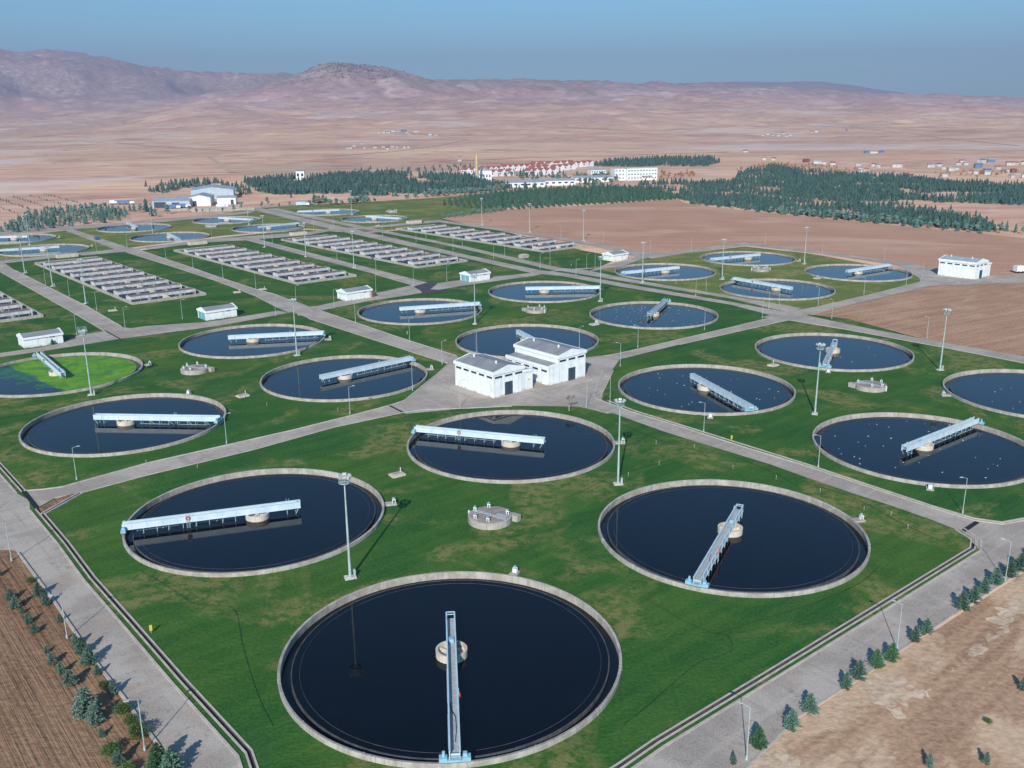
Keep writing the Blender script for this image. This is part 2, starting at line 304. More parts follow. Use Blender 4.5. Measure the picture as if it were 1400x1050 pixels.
# ------------------------------------------------------------ mesh helpers
class MB:
    def __init__(s): s.v = []; s.f = []; s.mi = []; s.cur = 0
    def face(s, pts, mi=None):
        n = len(s.v); s.v += [tuple(p) for p in pts]; s.f.append(list(range(n, n+len(pts)))); s.mi.append(s.cur if mi is None else mi)
    def add(s, vs, fs):
        n = len(s.v); s.v += [tuple(p) for p in vs]
        for f in fs: s.f.append([i+n for i in f]); s.mi.append(s.cur)
    def box(s, x0, x1, y0, y1, z0, z1):
        s.add([(x0, y0, z0), (x1, y0, z0), (x1, y1, z0), (x0, y1, z0), (x0, y0, z1), (x1, y0, z1), (x1, y1, z1), (x0, y1, z1)],
              [(3, 2, 1, 0), (4, 5, 6, 7), (0, 1, 5, 4), (1, 2, 6, 5), (2, 3, 7, 6), (3, 0, 4, 7)])
        return s
    def prism(s, poly, z0, z1):
        n = len(poly); a = sum(poly[i][0]*poly[(i+1) % n][1]-poly[(i+1) % n][0]*poly[i][1] for i in range(n))
        if a < 0: poly = poly[::-1]
        s.add([(p[0], p[1], z0) for p in poly]+[(p[0], p[1], z1) for p in poly], [list(range(n))[::-1], list(range(n, 2*n))]+[(i, (i+1) % n, n+(i+1) % n, n+i) for i in range(n)])
        return s
    def extr_x(s, prof, x0, x1):        # profile in (y, z), extruded along x
        n = len(prof)
        s.add([(x0, p[0], p[1]) for p in prof]+[(x1, p[0], p[1]) for p in prof], [list(range(n))[::-1], list(range(n, 2*n))]+[(i, (i+1) % n, n+(i+1) % n, n+i) for i in range(n)])
        return s
    def extr_y(s, prof, y0, y1):        # profile in (x, z), extruded along y
        n = len(prof)
        s.add([(p[0], y0, p[1]) for p in prof]+[(p[0], y1, p[1]) for p in prof], [list(range(n)), list(range(n, 2*n))[::-1]]+[(i, n+i, n+(i+1) % n, (i+1) % n) for i in range(n)])
        return s
    def tube(s, p0, p1, r0, r1=None, n=8, cap=True):
        r1 = r0 if r1 is None else r1; p0 = Vector(p0); p1 = Vector(p1); d = (p1-p0).normalized()
        a = d.orthogonal().normalized(); b = d.cross(a); k = len(s.v)
        for p, r in ((p0, r0), (p1, r1)):
            s.v += [tuple(p+r*(math.cos(2*math.pi*i/n)*a+math.sin(2*math.pi*i/n)*b)) for i in range(n)]
        for i in range(n): s.f.append([k+i, k+(i+1) % n, k+n+(i+1) % n, k+n+i]); s.mi.append(s.cur)
        if cap: s.f.append([k+i for i in range(n)][::-1]); s.f.append([k+n+i for i in range(n)]); s.mi += [s.cur]*2
        return s
    def lathe(s, prof, n=64, close=True, cx=0, cy=0):     # closed profile of (r, z) turned round z
        k = len(s.v); m = len(prof)
        for i in range(n):
            a = 2*math.pi*i/n
            s.v += [(cx+p[0]*math.cos(a), cy+p[0]*math.sin(a), p[1]) for p in prof]
        for i in range(n):
            for j in range(m if close else m-1):
                A = k+i*m+j; B = k+i*m+(j+1) % m; Cc = k+((i+1) % n)*m+(j+1) % m; D = k+((i+1) % n)*m+j
                s.f.append([A, D, Cc, B]); s.mi.append(s.cur)
        return s
    def disk(s, r, z, n=64, cx=0, cy=0):
        s.add([(cx+r*math.cos(2*math.pi*i/n), cy+r*math.sin(2*math.pi*i/n), z) for i in range(n)], [list(range(n))]); return s
    def sweep(s, line, w, z0, z1, off=0.):       # rectangular strip along a polyline (xy)
        L = [Vector(p[:2]) for p in line]; nrm = []
        for i in range(len(L)):
            d = (L[min(i+1, len(L)-1)]-L[max(i-1, 0)]).normalized(); nrm.append(Vector((-d.y, d.x)))
        k = len(s.v)
        for p, n in zip(L, nrm):
            a = p+n*(off-w/2); b = p+n*(off+w/2)
            s.v += [(a.x, a.y, z0), (b.x, b.y, z0), (b.x, b.y, z1), (a.x, a.y, z1)]
        for i in range(len(L)-1):
            for j in range(4):
                A = k+4*i+j; B = k+4*i+(j+1) % 4; s.f.append([A, A+4, B+4, B]); s.mi.append(s.cur)
        s.f.append([k+3, k+2, k+1, k]); e = k+4*(len(L)-1); s.f.append([e, e+1, e+2, e+3]); s.mi += [s.cur]*2
        return s
    def xf(s, mat, start=0):
        for i in range(start, len(s.v)): s.v[i] = tuple(mat @ Vector(s.v[i]))
        return s
    def mesh(s, name, mats, smooth=None):
        me = bpy.data.meshes.new(name); me.from_pydata(s.v, [], s.f)
        for m in (mats if isinstance(mats, (list, tuple)) else [mats]): me.materials.append(m)
        if isinstance(mats, (list, tuple)) and len(mats) > 1: me.polygons.foreach_set('material_index', s.mi)
        if smooth: me.shade_smooth(); me.set_sharp_from_angle(angle=R(smooth))
        me.update(); return me
    def build(s, name, mats, parent=None, smooth=None):
        o = bpy.data.objects.new(name, s.mesh(name, mats, smooth)); COL.objects.link(o)
        if parent: o.parent = parent
        return o
def tag(o, label=None, cat=None, group=None, kind=None):
    if label: o['label'] = label
    if cat: o['category'] = cat
    if group: o['group'] = group
    if kind: o['kind'] = kind
    return o
def thing(name, label, cat, loc=(0, 0, 0), rot=0, group=None, scale=1):
    o = bpy.data.objects.new(name, None); COL.objects.link(o); o.empty_display_size = .5
    o.location = tuple(loc)+((0,) if len(loc) == 2 else ()); o.rotation_euler = (0, 0, rot); o.scale = (scale,)*3
    return tag(o, label, cat, group)
KIDS = {}
def kids(o): return [c for c in bpy.data.objects if c.parent == o]
def freeze(root): KIDS[root.name] = [(c, kids(c)) for c in kids(root)]; return root
def dup(root, loc, rot, label, group=None, scale=1):
    r = root.copy(); COL.objects.link(r); r.location = tuple(loc)+((0,) if len(loc) == 2 else ()); r.rotation_euler = (0, 0, rot); r['label'] = label; r.scale = (scale,)*3
    if group: r['group'] = group
    for c, gs in KIDS.get(root.name, []):
        d = c.copy(); COL.objects.link(d); d.parent = r
        for g in gs: e = g.copy(); COL.objects.link(e); e.parent = d
    return r
def struct(mb, name, mat): return tag(mb.build(name, mat), kind='structure')
def inpoly(pts, poly):
    x = pts[:, 0]; y = pts[:, 1]; c = np.zeros(len(pts), bool); n = len(poly)
    for i in range(n):
        x1, y1 = poly[i]; x2, y2 = poly[(i+1) % n]
        if y1 == y2: continue
        c ^= ((y1 > y) != (y2 > y)) & (x < (x2-x1)*(y-y1)/(y2-y1)+x1)
    return c
def sheet(name, outer, holes, z, mat):
    V = []; E = []
    for loop in [outer]+holes:
        k = len(V); V += [Vector((p[0], p[1])) for p in loop]; E += [(k+i, k+(i+1) % len(loop)) for i in range(len(loop))]
    vs, es, fs = delaunay_2d_cdt(V, E, [], 0, 1e-4)[:3]
    P = np.array([tuple(v) for v in vs]); F = np.array([f for f in fs]); cen = P[F].mean(1)
    keep = inpoly(cen, outer)
    for h in holes: keep &= ~inpoly(cen, h)
    me = bpy.data.meshes.new(name); fl = []
    for f in F[keep]:
        a, b, c = P[f]; f = list(map(int, f))
        fl.append(f if (b[0]-a[0])*(c[1]-a[1])-(b[1]-a[1])*(c[0]-a[0]) > 0 else f[::-1])
    me.from_pydata([(p[0], p[1], z) for p in P], [], fl)
    me.materials.append(mat); o = bpy.data.objects.new(name, me); COL.objects.link(o); return tag(o, kind='structure')
def offs(line, d):
    L = [Vector(p[:2]) for p in line]; o = []
    for i in range(len(L)):
        t = (L[min(i+1, len(L)-1)]-L[max(i-1, 0)]).normalized(); o.append((L[i].x-t.y*d, L[i].y+t.x*d))
    return o
def strip_poly(line, w): return offs(line, w/2)+offs(line, -w/2)[::-1]

# ------------------------------------------------------------ layout data (metres)
TR = 20.0
TANKS = [  # name key, centre, bridge rim-end point, bridge short-end point, label bits
 ('t1', (-7.4, 97.3), (-5.84,77.08), 'nearest the camera at the bottom centre'),
 ('t2', (-40.6, 137.2), (-59.50,131.23), 'beside the left service road in the foreground'),
 ('t3', (-0.3, 170.3), (-18.64,175.97), 'just in front of the twin white pump houses'),
 ('t4', (32.9, 130.2), (24.04,111.49), 'beside the right service road in the foreground'),
 ('t5', (-80.3, 185.1), (-60.37,183.61), 'at the left, in front of the algae tank'),
 ('t6', (-112.9, 224.3), (-125.22,240.36), 'half covered by bright green algae'),
 ('t7', (-73.1, 258), (-53.66,261.65), 'between the algae tank and the teal doored hut'),
 ('t8', (-40.5, 218.8), (-26.09,231.58), 'just left of the twin white pump houses'),
 ('t9', (-29.4, 296.7), (-10.09,302.59), 'in front of the hut with a russet bush'),
 ('t10', (4.3, 254.7), (12.89,233.98), 'partly hidden behind the twin white pump houses'),
 ('t11', (11.8, 329.2), (31.06,330.13), 'at the road crossing behind the pump houses'),
 ('t12', (44.5, 287.9), (51.44,306.08), 'full of gulls, right behind the pump houses'),
 ('t13', (44.5, 206.7), (50.53,186.91), 'just right of the twin white pump houses'),
 ('t14', (84.8, 239.9), (76.16,220.27), 'with a mast before its bridge, at right'),
 ('t15', (77.5, 166.4), (94.38,179.33), 'with gulls, at the right near the cross road'),
 ('t16', (117.8, 199.6), (130.95,218.44), 'cut off by the right edge of the photo'),
 ('t17', (61.2, 369.7), (41.39,359.69), 'nearest the far right hut, by parallel roads'),
 ('t18', (102.1, 402.6), (84.19,392.99), 'farthest of four, by the pink field edge'),
 ('t19', (94.6, 329.9), (83.19,345.90), 'nearest of the four by the lone white building'),
 ('t20', (135.5, 363.4), (153.30,375.29), 'closest to the lone white building at right'),
 ('f1', (-178.6, 493.8), (-166.95,473.61), 'nearest of four on the far left yellow grass'),
 ('f2', (-213.7, 536.2), (-224.29,553.12), 'by the car road on far left yellow grass'),
 ('f3', (-171.7, 572.9), (-152.42,563.05), 'just below the grey factory in the distance'),
 ('f4', (-135.8, 529.7), (-121.16,545.21), 'rightmost of four on far left yellow grass'),
 ('g1', (-223, 448), (-248.73,434.71), 'nearer of the two at the far left edge'),
 ('g2', (-259, 491), (-287.14,487.42), 'farther of the two at the far left edge'),
 ('h1', (-118.1, 615.5), (-137.17,608.93), 'farthest of all, below the pine wood'),
 ('h2', (-82.4, 573.3), (-61.51,559.83), 'by the far road crossing on yellow grass'),
]
def circ(c, r, n=72): return [(c[0]+r*math.cos(2*math.pi*i/n), c[1]+r*math.sin(2*math.pi*i/n)) for i in range(n)]
tank_holes = [circ(t[1], TR-.2) for t in TANKS]
CH1 = [(-24.78,76.08),(-26.79,80.19),(-37.62,92.72),(-48.42,105.60),(-58.41,117.42),(-67.35,128.89),(-74.66,137.77),(-77.66,141.43)]
CH2 = [(-83.58,148.78),(-94.29,161.47),(-117.46,188.07)]
CH3 = [(-75.63,139.07),(-73.27,147.91)]
CH4 = [(6.60,74.57),(10.43,77.73),(14.34,81.29),(28.82,93.02),(45.25,106.44),(61.83,120.01),(66.81,124.08),(68.34,126.96),(67.59,130.53)]
channel_holes = [strip_poly(c, .40) for c in (CH1, CH2, CH4)]

# ------------------------------------------------------------ ground, far plain and hills
arc = [(800*math.sin(R(a)), 800*math.cos(R(a))) for a in np.linspace(-42, 42, 60)]
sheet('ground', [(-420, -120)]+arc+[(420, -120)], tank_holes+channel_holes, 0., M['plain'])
ang = np.radians(np.linspace(-41, 41, 640)); rad = np.geomspace(780, 19500, 420)
RR, AA = np.meshgrid(rad, ang, indexing='ij'); X = RR*np.sin(AA); Y = RR*np.cos(AA); Z = height(X, Y)-.06
co = np.stack([X, Y, Z], -1).reshape(-1, 3).astype(np.float32); nr, na = X.shape
idx = np.arange(nr*na).reshape(nr, na); q = np.stack([idx[:-1, :-1], idx[:-1, 1:], idx[1:, 1:], idx[1:, :-1]], -1).reshape(-1, 4)
me = bpy.data.meshes.new('hills'); me.vertices.add(len(co)); me.vertices.foreach_set('co', co.ravel())
me.loops.add(q.size); me.loops.foreach_set('vertex_index', q.ravel().astype(np.int32)); me.polygons.add(len(q))
me.polygons.foreach_set('loop_start', np.arange(0, q.size, 4, dtype=np.int32)); me.update(calc_edges=True); me.validate()
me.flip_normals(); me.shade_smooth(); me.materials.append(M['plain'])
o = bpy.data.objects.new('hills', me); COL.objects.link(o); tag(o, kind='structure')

# fields
sheet('ploughed_field', [(-31.76,75.25),(-36.35,81.33),(-43.08,89.48),(-49.42,96.83),(-61.13,111.38),(-72.75,125.33),(-73.97,126.32),(-84.97,127.01),(-66.28,75.68)], [], .008, M['dirt_left'])
sheet('bare_field', [(19.33,74.11),(29.63,84.47),(40.40,92.85),(54.70,104.25),(70.36,116.57),(84.78,127.38),(102.41,112.46),(54.59,73.67)], [], .008, M['dirt_right'])
sheet('harrowed_field', [(-43.77,577.34),(-3.82,622.98),(51.02,648.21),(120.98,692.05),(121.73,652.34),(163.94,585.85),(205.22,527.25),(240.60,481.92),(271.34,433.38),(223.91,354.67),(184.15,353.39),(169.54,364.36),(163.90,369.99),(133.43,425.10),(111.92,446.01),(62.29,415.69),(50.93,430.12),(0.70,501.79)], [], .008, M['field_pink'])
sheet('rough_field', [(90.80,284.15),(117.39,307.51),(151.66,336.12),(216.34,342.11),(233.19,292.73),(139.19,188.39),(125.51,221.12),(111.22,251.49)], [], .008, M['field_mid'])
def blob(poly, amp, seed):
    o_ = []; rng = random.Random(seed)
    for p, q in zip(poly, poly[1:]+poly[:1]):
        n = max(2, int(math.hypot(p[0]-q[0], p[1]-q[1])/.4))
        for k in range(n):
            u = k/n; x = p[0]+(q[0]-p[0])*u; y = p[1]+(q[1]-p[1])*u; o_.append((x+(float(fbm(np.array(x*1.3), np.array(y*1.3), seed))-.48)*amp, y+(float(fbm(np.array(x*1.3+50), np.array(y*1.3), seed))-.48)*amp))
    return o_
for k, pl in enumerate([[(38.55,90.47),(39.65,92.14),(42.00,92.68),(44.30,92.21),(44.11,90.95),(43.02,89.86),(43.54,89.17),(45.99,89.27),(45.49,88.47),(43.36,87.98),(42.47,88.12),(42.20,86.69),(41.63,86.44),(41.32,87.22),(40.15,86.85),(38.81,87.25),(38.19,88.58)], [(23.14,76.93),(24.89,79.28),(26.09,79.94),(27.23,78.81),(28.27,77.93),(27.65,77.29),(29.14,77.49),(28.25,76.44),(26.38,75.84)], [(40.18,86.72),(41.11,86.70),(41.07,85.43),(40.41,84.94),(40.09,85.70)], [(48.85,93.15),(49.90,93.28),(49.91,92.56),(49.02,92.43)], [(47.29,93.03),(48.29,93.02),(48.10,92.59),(47.27,92.60)], [(53.71,97.30),(56.19,98.84),(55.86,97.27),(54.14,96.21),(53.09,96.53)], [(57.58,100.78),(60.90,102.41),(60.75,101.06),(57.64,99.47)], [(59.79,104.16),(66.96,110.13),(72.96,114.01),(71.08,110.64),(65.08,106.22),(60.18,102.77)], [(51.38,95.04),(52.26,95.47),(52.32,94.87),(51.34,94.59)]]):
    sheet('sand_patch', blob(pl, 3.4, k+2), [], .012+.001*k, M['sand'])
# lawns
sheet('lawn', [(-24.97,74.66)]+offs(CH1, 1.2)+offs(CH2, 1.2)+[(-120.48,190.62),(-207.80,251.20),(-323.58,414.13),(-224.56,410.68),(-186.78,444.59),(-151.97,490.83),(-116.14,523.15),(-77.61,504.10),(-61.33,515.88),(-43.77,577.34),(0.69,498.65),(34.21,431.14),(48.61,409.93),(34.78,380.60),(46.39,365.59),(76.56,321.14),(84.70,293.31),(103.10,280.44),(114.30,253.98),(139.19,214.07),(91.85,139.42),(79.28,133.48),(71.44,130.19)]+offs(CH4, -1.0)[:-1][::-1], tank_holes+channel_holes, .012, M['lawn'])
sheet('dry_lawn', [(-337.15,419.13),(-390.67,503.84),(-269.00,495.70),(-246.43,535.97),(-187.62,610.59),(-182.23,633.52),(-152.96,666.68),(-105.07,690.14),(-54.25,721.62),(-4.57,770.93),(12.66,741.08),(-3.82,622.98),(-39.55,581.15),(-60.87,522.55),(-78.56,510.56),(-117.62,530.09),(-153.80,496.96),(-188.82,449.65),(-226.83,415.02)], [tank_holes[i] for i in range(20, 28)], .016, M['drylawn'])
sheet('dry_lawn', [(34.78,380.60),(57.87,407.25),(110.03,441.06),(133.91,415.91),(157.75,364.98),(152.64,342.17),(110.18,307.83),(88.38,287.53),(74.76,313.26),(55.07,347.01),(45.41,362.21)], [tank_holes[i] for i in range(16, 20)], .016, M['drylawn'])
# roads
RN = [0]
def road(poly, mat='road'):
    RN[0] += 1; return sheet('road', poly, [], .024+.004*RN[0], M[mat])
ch1l = offs(CH1, 1.15); ch2l = offs(CH2, 1.15); ch4r = offs(CH4, -1.1)
road([(-32.78,76.18),(-36.35,81.33),(-43.08,89.48),(-49.42,96.83),(-61.13,111.38),(-72.75,125.33),(-73.97,126.32),(-89.67,127.59),(-127.12,176.78)]+offs(CH2, 1.15)[::-1]+[(-80.77,144.95)]+offs(CH1, 1.15)[::-1])
road(offs(CH4, -1.1)[:-2]+[(67.93,130.53),(66.67,133.20),(71.05,135.30),(71.52,133.64),(75.14,132.04),(79.28,133.48),(87.19,139.52),(101.71,151.86),(101.60,136.33),(70.81,117.42),(55.10,105.13),(40.56,93.28),(29.78,84.97),(21.48,75.90),(17.23,72.19)])
road([(-83.63,148.97),(-80.51,149.52),(-77.74,150.60),(-67.42,161.57),(-44.54,179.70),(-34.37,188.74),(-26.96,195.73),(-23.99,199.43),(-17.95,199.26),(-19.02,192.88),(-23.39,190.94),(-36.43,181.59),(-49.14,168.91),(-65.25,155.74),(-73.16,148.23),(-76.89,145.79),(-77.91,141.58),(-81.01,144.95)])
road([(-25.61,195.16),(-23.99,199.43),(-18.00,222.41),(-16.04,231.44),(-17.89,236.69),(-16.31,242.05),(-13.72,237.31),(-7.49,233.35),(3.80,232.23),(19.72,236.54),(29.14,240.46),(32.33,242.72),(28.14,235.12),(24.86,223.74),(20.00,200.92),(20.01,197.60),(21.08,195.41),(23.41,190.65),(20.09,188.72),(17.52,191.32),(14.26,194.02),(-0.04,194.96),(-9.56,193.65),(-22.65,189.91)])
road([(18.85,200.96),(19.57,198.16),(25.47,189.57),(33.83,179.89),(43.62,167.80),(52.52,157.60),(60.80,146.65),(67.14,138.49),(71.52,133.64),(73.14,132.53),(68.59,127.70),(67.58,130.01),(65.22,134.04),(60.97,139.79),(56.79,144.72),(50.93,152.36),(46.56,158.47),(37.75,168.35),(30.19,177.09),(21.74,188.67),(15.05,193.99)])
road([(-76.04,304.90),(-63.90,288.34),(-36.62,255.63),(-15.99,230.72),(-12.84,235.02),(-14.57,238.87),(-32.76,261.27),(-63.56,301.25),(-72.85,314.71)])
road([(-191.10,453.57),(-181.05,440.61),(-135.93,386.03),(-111.87,356.09),(-90.03,326.08),(-77.27,304.95),(-71.72,296.48),(-68.00,306.98),(-72.29,312.14),(-84.35,329.27),(-93.40,339.01),(-114.87,366.18),(-130.38,387.62),(-177.08,446.45),(-183.63,454.37)])
road([(-257.14,538.49),(-189.02,448.42),(-180.55,449.14),(-250.67,538.02)])
road([(-138.84,239.31),(-136.30,241.83),(-127.53,248.36),(-112.58,261.89),(-106.29,265.87),(-88.71,278.30),(-71.72,296.48),(-76.13,300.14),(-91.06,286.21),(-95.82,283.22),(-111.07,278.68),(-114.71,275.81),(-118.34,277.95),(-120.80,272.12),(-126.81,267.02),(-126.94,257.98),(-130.57,252.62),(-138.65,246.33),(-141.38,244.04)])
road([(-67.64,291.79),(-62.97,298.77),(-48.29,315.68),(-36.51,324.99),(-18.36,342.89),(9.25,364.08),(18.03,374.15),(34.78,380.60),(30.19,371.72),(45.83,385.68),(59.75,409.28),(58.74,415.90),(34.86,381.53),(27.34,381.00),(8.84,371.06),(-18.98,355.50),(-29.32,348.05),(-36.73,345.31),(-47.19,331.06),(-64.91,307.33),(-72.38,304.74)])
road([(-227.76,404.68),(-211.34,385.39),(-166.53,329.59),(-142.88,300.05),(-120.60,271.63),(-116.64,275.88),(-142.86,310.23),(-164.54,336.55),(-206.27,387.92),(-222.90,410.59)])
road([(-138.67,484.07),(-54.29,370.84),(-35.62,343.73),(-29.87,348.07),(-132.73,486.59)])
road([(-179.83,648.19),(-98.45,521.88),(-48.67,451.04),(-18.76,409.53),(8.80,369.30),(19.21,362.71),(42.70,335.46),(72.50,303.30),(81.83,284.52),(88.70,288.62),(73.61,308.20),(43.62,342.92),(22.41,368.59),(11.65,377.04),(-19.23,420.50),(-85.76,520.96),(-93.24,531.79),(-172.99,652.69)])
road([(-165.26,641.88),(-90.48,535.10),(-40.07,466.35),(-19.92,436.83),(15.57,378.66),(22.62,372.12),(44.19,347.55),(74.88,313.77),(87.88,289.77),(93.74,296.99),(75.95,318.47),(45.08,354.88),(30.53,376.03),(20.23,382.51),(-20.35,446.73),(-79.91,530.81),(-160.29,649.01)])
road([(77.07,283.63),(84.52,279.61),(97.47,266.08),(116.28,243.36),(128.58,226.94),(148.17,201.64),(152.90,208.62),(132.00,233.42),(118.46,248.24),(104.09,267.27),(91.45,286.30),(90.33,294.22)])
road([(22.98,236.81),(29.14,240.46),(64.87,269.77),(82.58,285.57),(88.24,283.18),(84.37,279.10),(45.89,249.20),(26.76,232.93)])
road([(88.24,283.18),(92.12,286.27),(130.25,317.31),(151.29,334.65),(155.14,346.75),(128.07,322.86),(98.48,298.56),(88.06,292.03)])
road([(153.41,345.26),(159.46,385.20),(134.94,419.24),(111.23,446.05),(87.46,427.90),(60.73,404.96),(58.76,413.69),(105.93,450.26),(114.10,454.99),(137.41,427.21),(166.55,384.80),(171.07,367.81)])
road([(164.15,375.45),(171.07,367.81),(183.35,351.78),(196.71,356.08),(216.85,361.86),(208.47,342.50),(188.04,339.64),(150.98,333.92),(151.05,342.25)])
road([(-43.44,555.08),(0.70,502.42),(35.14,456.91),(48.75,425.57),(58.21,405.11),(65.86,419.96),(51.76,437.28),(35.74,464.96),(0.72,511.45),(-42.97,566.35)])
road([(-232.76,408.03),(-226.83,415.02),(-208.99,432.62),(-189.11,449.17),(-176.38,453.92),(-158.97,483.98),(-110.41,511.19),(-100.32,525.40),(-81.83,532.70),(-41.76,567.84),(-40.80,554.12),(-80.54,523.97),(-98.45,515.23),(-107.43,496.84),(-136.68,478.22),(-154.89,471.05),(-173.51,446.23),(-204.90,423.77),(-222.33,406.42),(-228.77,400.72)])
road([(-292.03,509.48),(-284.72,525.77),(-264.48,544.33),(-221.54,575.10),(-213.98,582.61),(-175.72,625.77),(-173.02,645.06),(-177.62,653.10),(-154.19,672.21),(-141.21,684.93),(-138.93,673.55),(-169.24,649.80),(-169.58,613.63),(-205.94,569.93),(-215.57,559.08),(-247.77,534.33),(-278.18,513.27),(-285.00,496.77)])
road([(-36.15,342.24),(-30.25,352.84),(-27.66,347.96),(-29.43,335.97),(-22.95,334.21),(-25.87,330.77),(-30.57,324.72),(-32.63,333.23)], 'patch')
sheet('verge', [(-77.33,141.13),(-75.84,139.50),(-73.49,147.28),(-74.67,147.15),(-76.40,145.01)], [], .19, M['dirt_left'])
def kerb(line, w=.28, h=.15): return struct(MB().sweep(line, w, 0, h), 'kerb', M['kerb'])
kerb([(22.44,223.13),(21.77,219.79),(18.51,202.66),(18.59,199.84),(19.60,198.43),(25.50,189.82),(33.88,180.17),(43.67,168.00),(52.57,157.78),(60.88,146.84),(67.21,138.63),(71.59,133.77),(75.24,132.22),(79.57,133.61)])
kerb([(24.97,223.05),(24.26,219.71),(20.10,202.05),(20.49,199.23),(26.22,190.57),(34.50,180.80),(44.42,168.80),(52.85,158.69),(61.17,147.64),(67.52,139.35),(71.91,134.45),(75.57,132.88),(79.71,134.29)])
kerb([(-83.66,149.04),(-80.54,149.58),(-77.77,150.67),(-67.45,161.65),(-44.56,179.79),(-34.39,188.84),(-26.97,195.84),(-24.00,199.54),(-18.01,222.55),(-16.19,230.87),(-17.31,233.68)])
kerb([(-76.86,145.73),(-73.12,148.13),(-65.21,155.63),(-49.11,168.79),(-36.41,181.45),(-23.37,190.79),(-19.00,192.72),(-9.56,193.49),(-0.04,194.69)], .22)
kerb([(-32.28,75.76),(-36.35,81.33),(-43.08,89.48),(-49.42,96.83),(-61.13,111.38),(-72.75,125.33)], .3, .2)
kerb([(21.03,75.50),(29.76,84.91),(40.54,93.21),(55.06,105.04),(70.75,117.32)], .22, .1)
kerb([(-15.99,230.72),(-36.56,255.19),(-63.79,287.79)], .2); kerb([(-14.59,239.18),(-32.80,261.63),(-63.65,301.73)], .2)
kerb([(24.20,237.53),(29.17,240.77),(64.96,270.16),(80.65,283.49)], .2); kerb([(45.90,249.28),(84.43,279.30),(97.38,265.80),(116.17,243.12),(128.47,226.73)], .2)
kerb([(-211.14,385.01),(-166.40,329.31),(-142.77,299.81),(-120.52,271.43)], .25); kerb([(-118.50,278.36),(-143.02,310.61),(-164.74,336.99),(-206.56,388.49)], .25)
kerb([(-180.85,440.12),(-135.80,385.65),(-111.77,355.77),(-89.96,325.81),(-77.27,304.95)], .2); kerb([(-72.35,312.39),(-84.45,329.70),(-93.47,339.31),(-115.02,366.70),(-177.27,446.96)], .2)
kerb([(-54.24,370.48),(-35.62,343.73)], .2); kerb([(-36.23,349.96),(-55.16,377.13),(-132.89,487.19)], .2)
kerb(offs(CH1, 1.15), .3, .12); kerb(offs(CH2, 1.15), .3, .12); kerb(offs(CH4, -1.1), .3, .12)
for cl in (CH1, CH2, CH4):                                     # open concrete drains let into the ground
    struct(MB().sweep(cl, .22, 0, .10, .32), 'drain_kerb', M['kerb']); struct(MB().sweep(cl, .22, 0, .10, -.32), 'drain_kerb', M['kerb'])
    m = MB(); m.sweep(cl, .05, -.6, .06, .185); m.sweep(cl, .05, -.6, .06, -.185); struct(m, 'drain_channel', M['concdark'])
    struct(MB().sweep(cl, .31, -.30, -.18), 'drain_floor', M['concdark'])
m = MB(); m.sweep(CH3, .26, 0, .22, .34); m.sweep(CH3, .26, 0, .22, -.34); struct(m, 'drain_channel', M['kerb'])
struct(MB().sweep(CH3, .42, 0, .03), 'drain_floor', M['concdark'])
struct(MB().sweep([(-83.58,148.78),(-77.66,141.43)], .75, 0, .075), 'drain_grate', M['black'])
struct(MB().sweep([(68.01,129.75),(71.83,133.09)], .75, 0, .085), 'drain_grate', M['black'])
struct(MB().sweep([(-26.99,196.00),(-23.39,190.94)], .5, 0, .085), 'drain_grate', M['black'])
struct(MB().sweep([(-121.43,273.11),(-112.00,261.51)], .45, 0, .1), 'drain_grate', M['black'])

# ------------------------------------------------------------ round settling tanks and their scraper bridges
RIM, WL = .62, .02
def tank_mesh():
    w = MB(); w.lathe([(TR-.34, -2.2), (TR-.34, RIM-.02), (TR-.31, RIM), (TR-.03, RIM), (TR, RIM-.03), (TR, -1.0)], 120)
    wr = MB(); wr.lathe([(18.42, -2.2), (18.42, WL+.05), (18.56, WL+.05), (18.56, -2.2)], 120)
    lf = MB(); lf.lathe([(18.56, -.35), (TR-.34, -.35)], 120, False)
    ba = MB(); ba.lathe([(17.55, -1.2), (17.55, WL+.035), (17.58, WL+.035), (17.58, -1.2)], 120)
    wa = MB(); wa.disk(18.42, WL, 120)
    pr = MB(); pr.lathe([(1.6, -2), (1.6, .0), (1.6, .93), (1.87, .93), (1.87, -2)], 48); pr.disk(1.62, .25, 48)
    pr.lathe([(.05, .2), (.05, .86), (.34, .86), (.34, .2)], 16); 
    for a in (.4, 2.5, 4.6): n = len(pr.v); pr.box(.3, 1.65, -.09, .09, .2, .6); pr.xf(Matrix.Rotation(a, 4, 'Z'), n)
    for i in range(14):                                        # cast joints in the wall
        n = len(w.v); w.box(TR-.36, TR+.03, -.06, .06, -.3, RIM+.02); w.xf(Matrix.Rotation(2*math.pi*(i+.3)/14, 4, 'Z'), n)
    return [('tank_wall', w.mesh('tank_wall', M['concrim'], 35)), ('overflow_weir', wr.mesh('overflow_weir', M['weir'], 35)), ('overflow_channel', lf.mesh('overflow_channel', M['launder'])),
            ('scum_baffle', ba.mesh('scum_baffle', M['weir'], 35)), ('water', wa.mesh('water', M['water'])), ('centre_pier', pr.mesh('centre_pier', M['pier'], 35))]
tank_parts = tank_mesh()
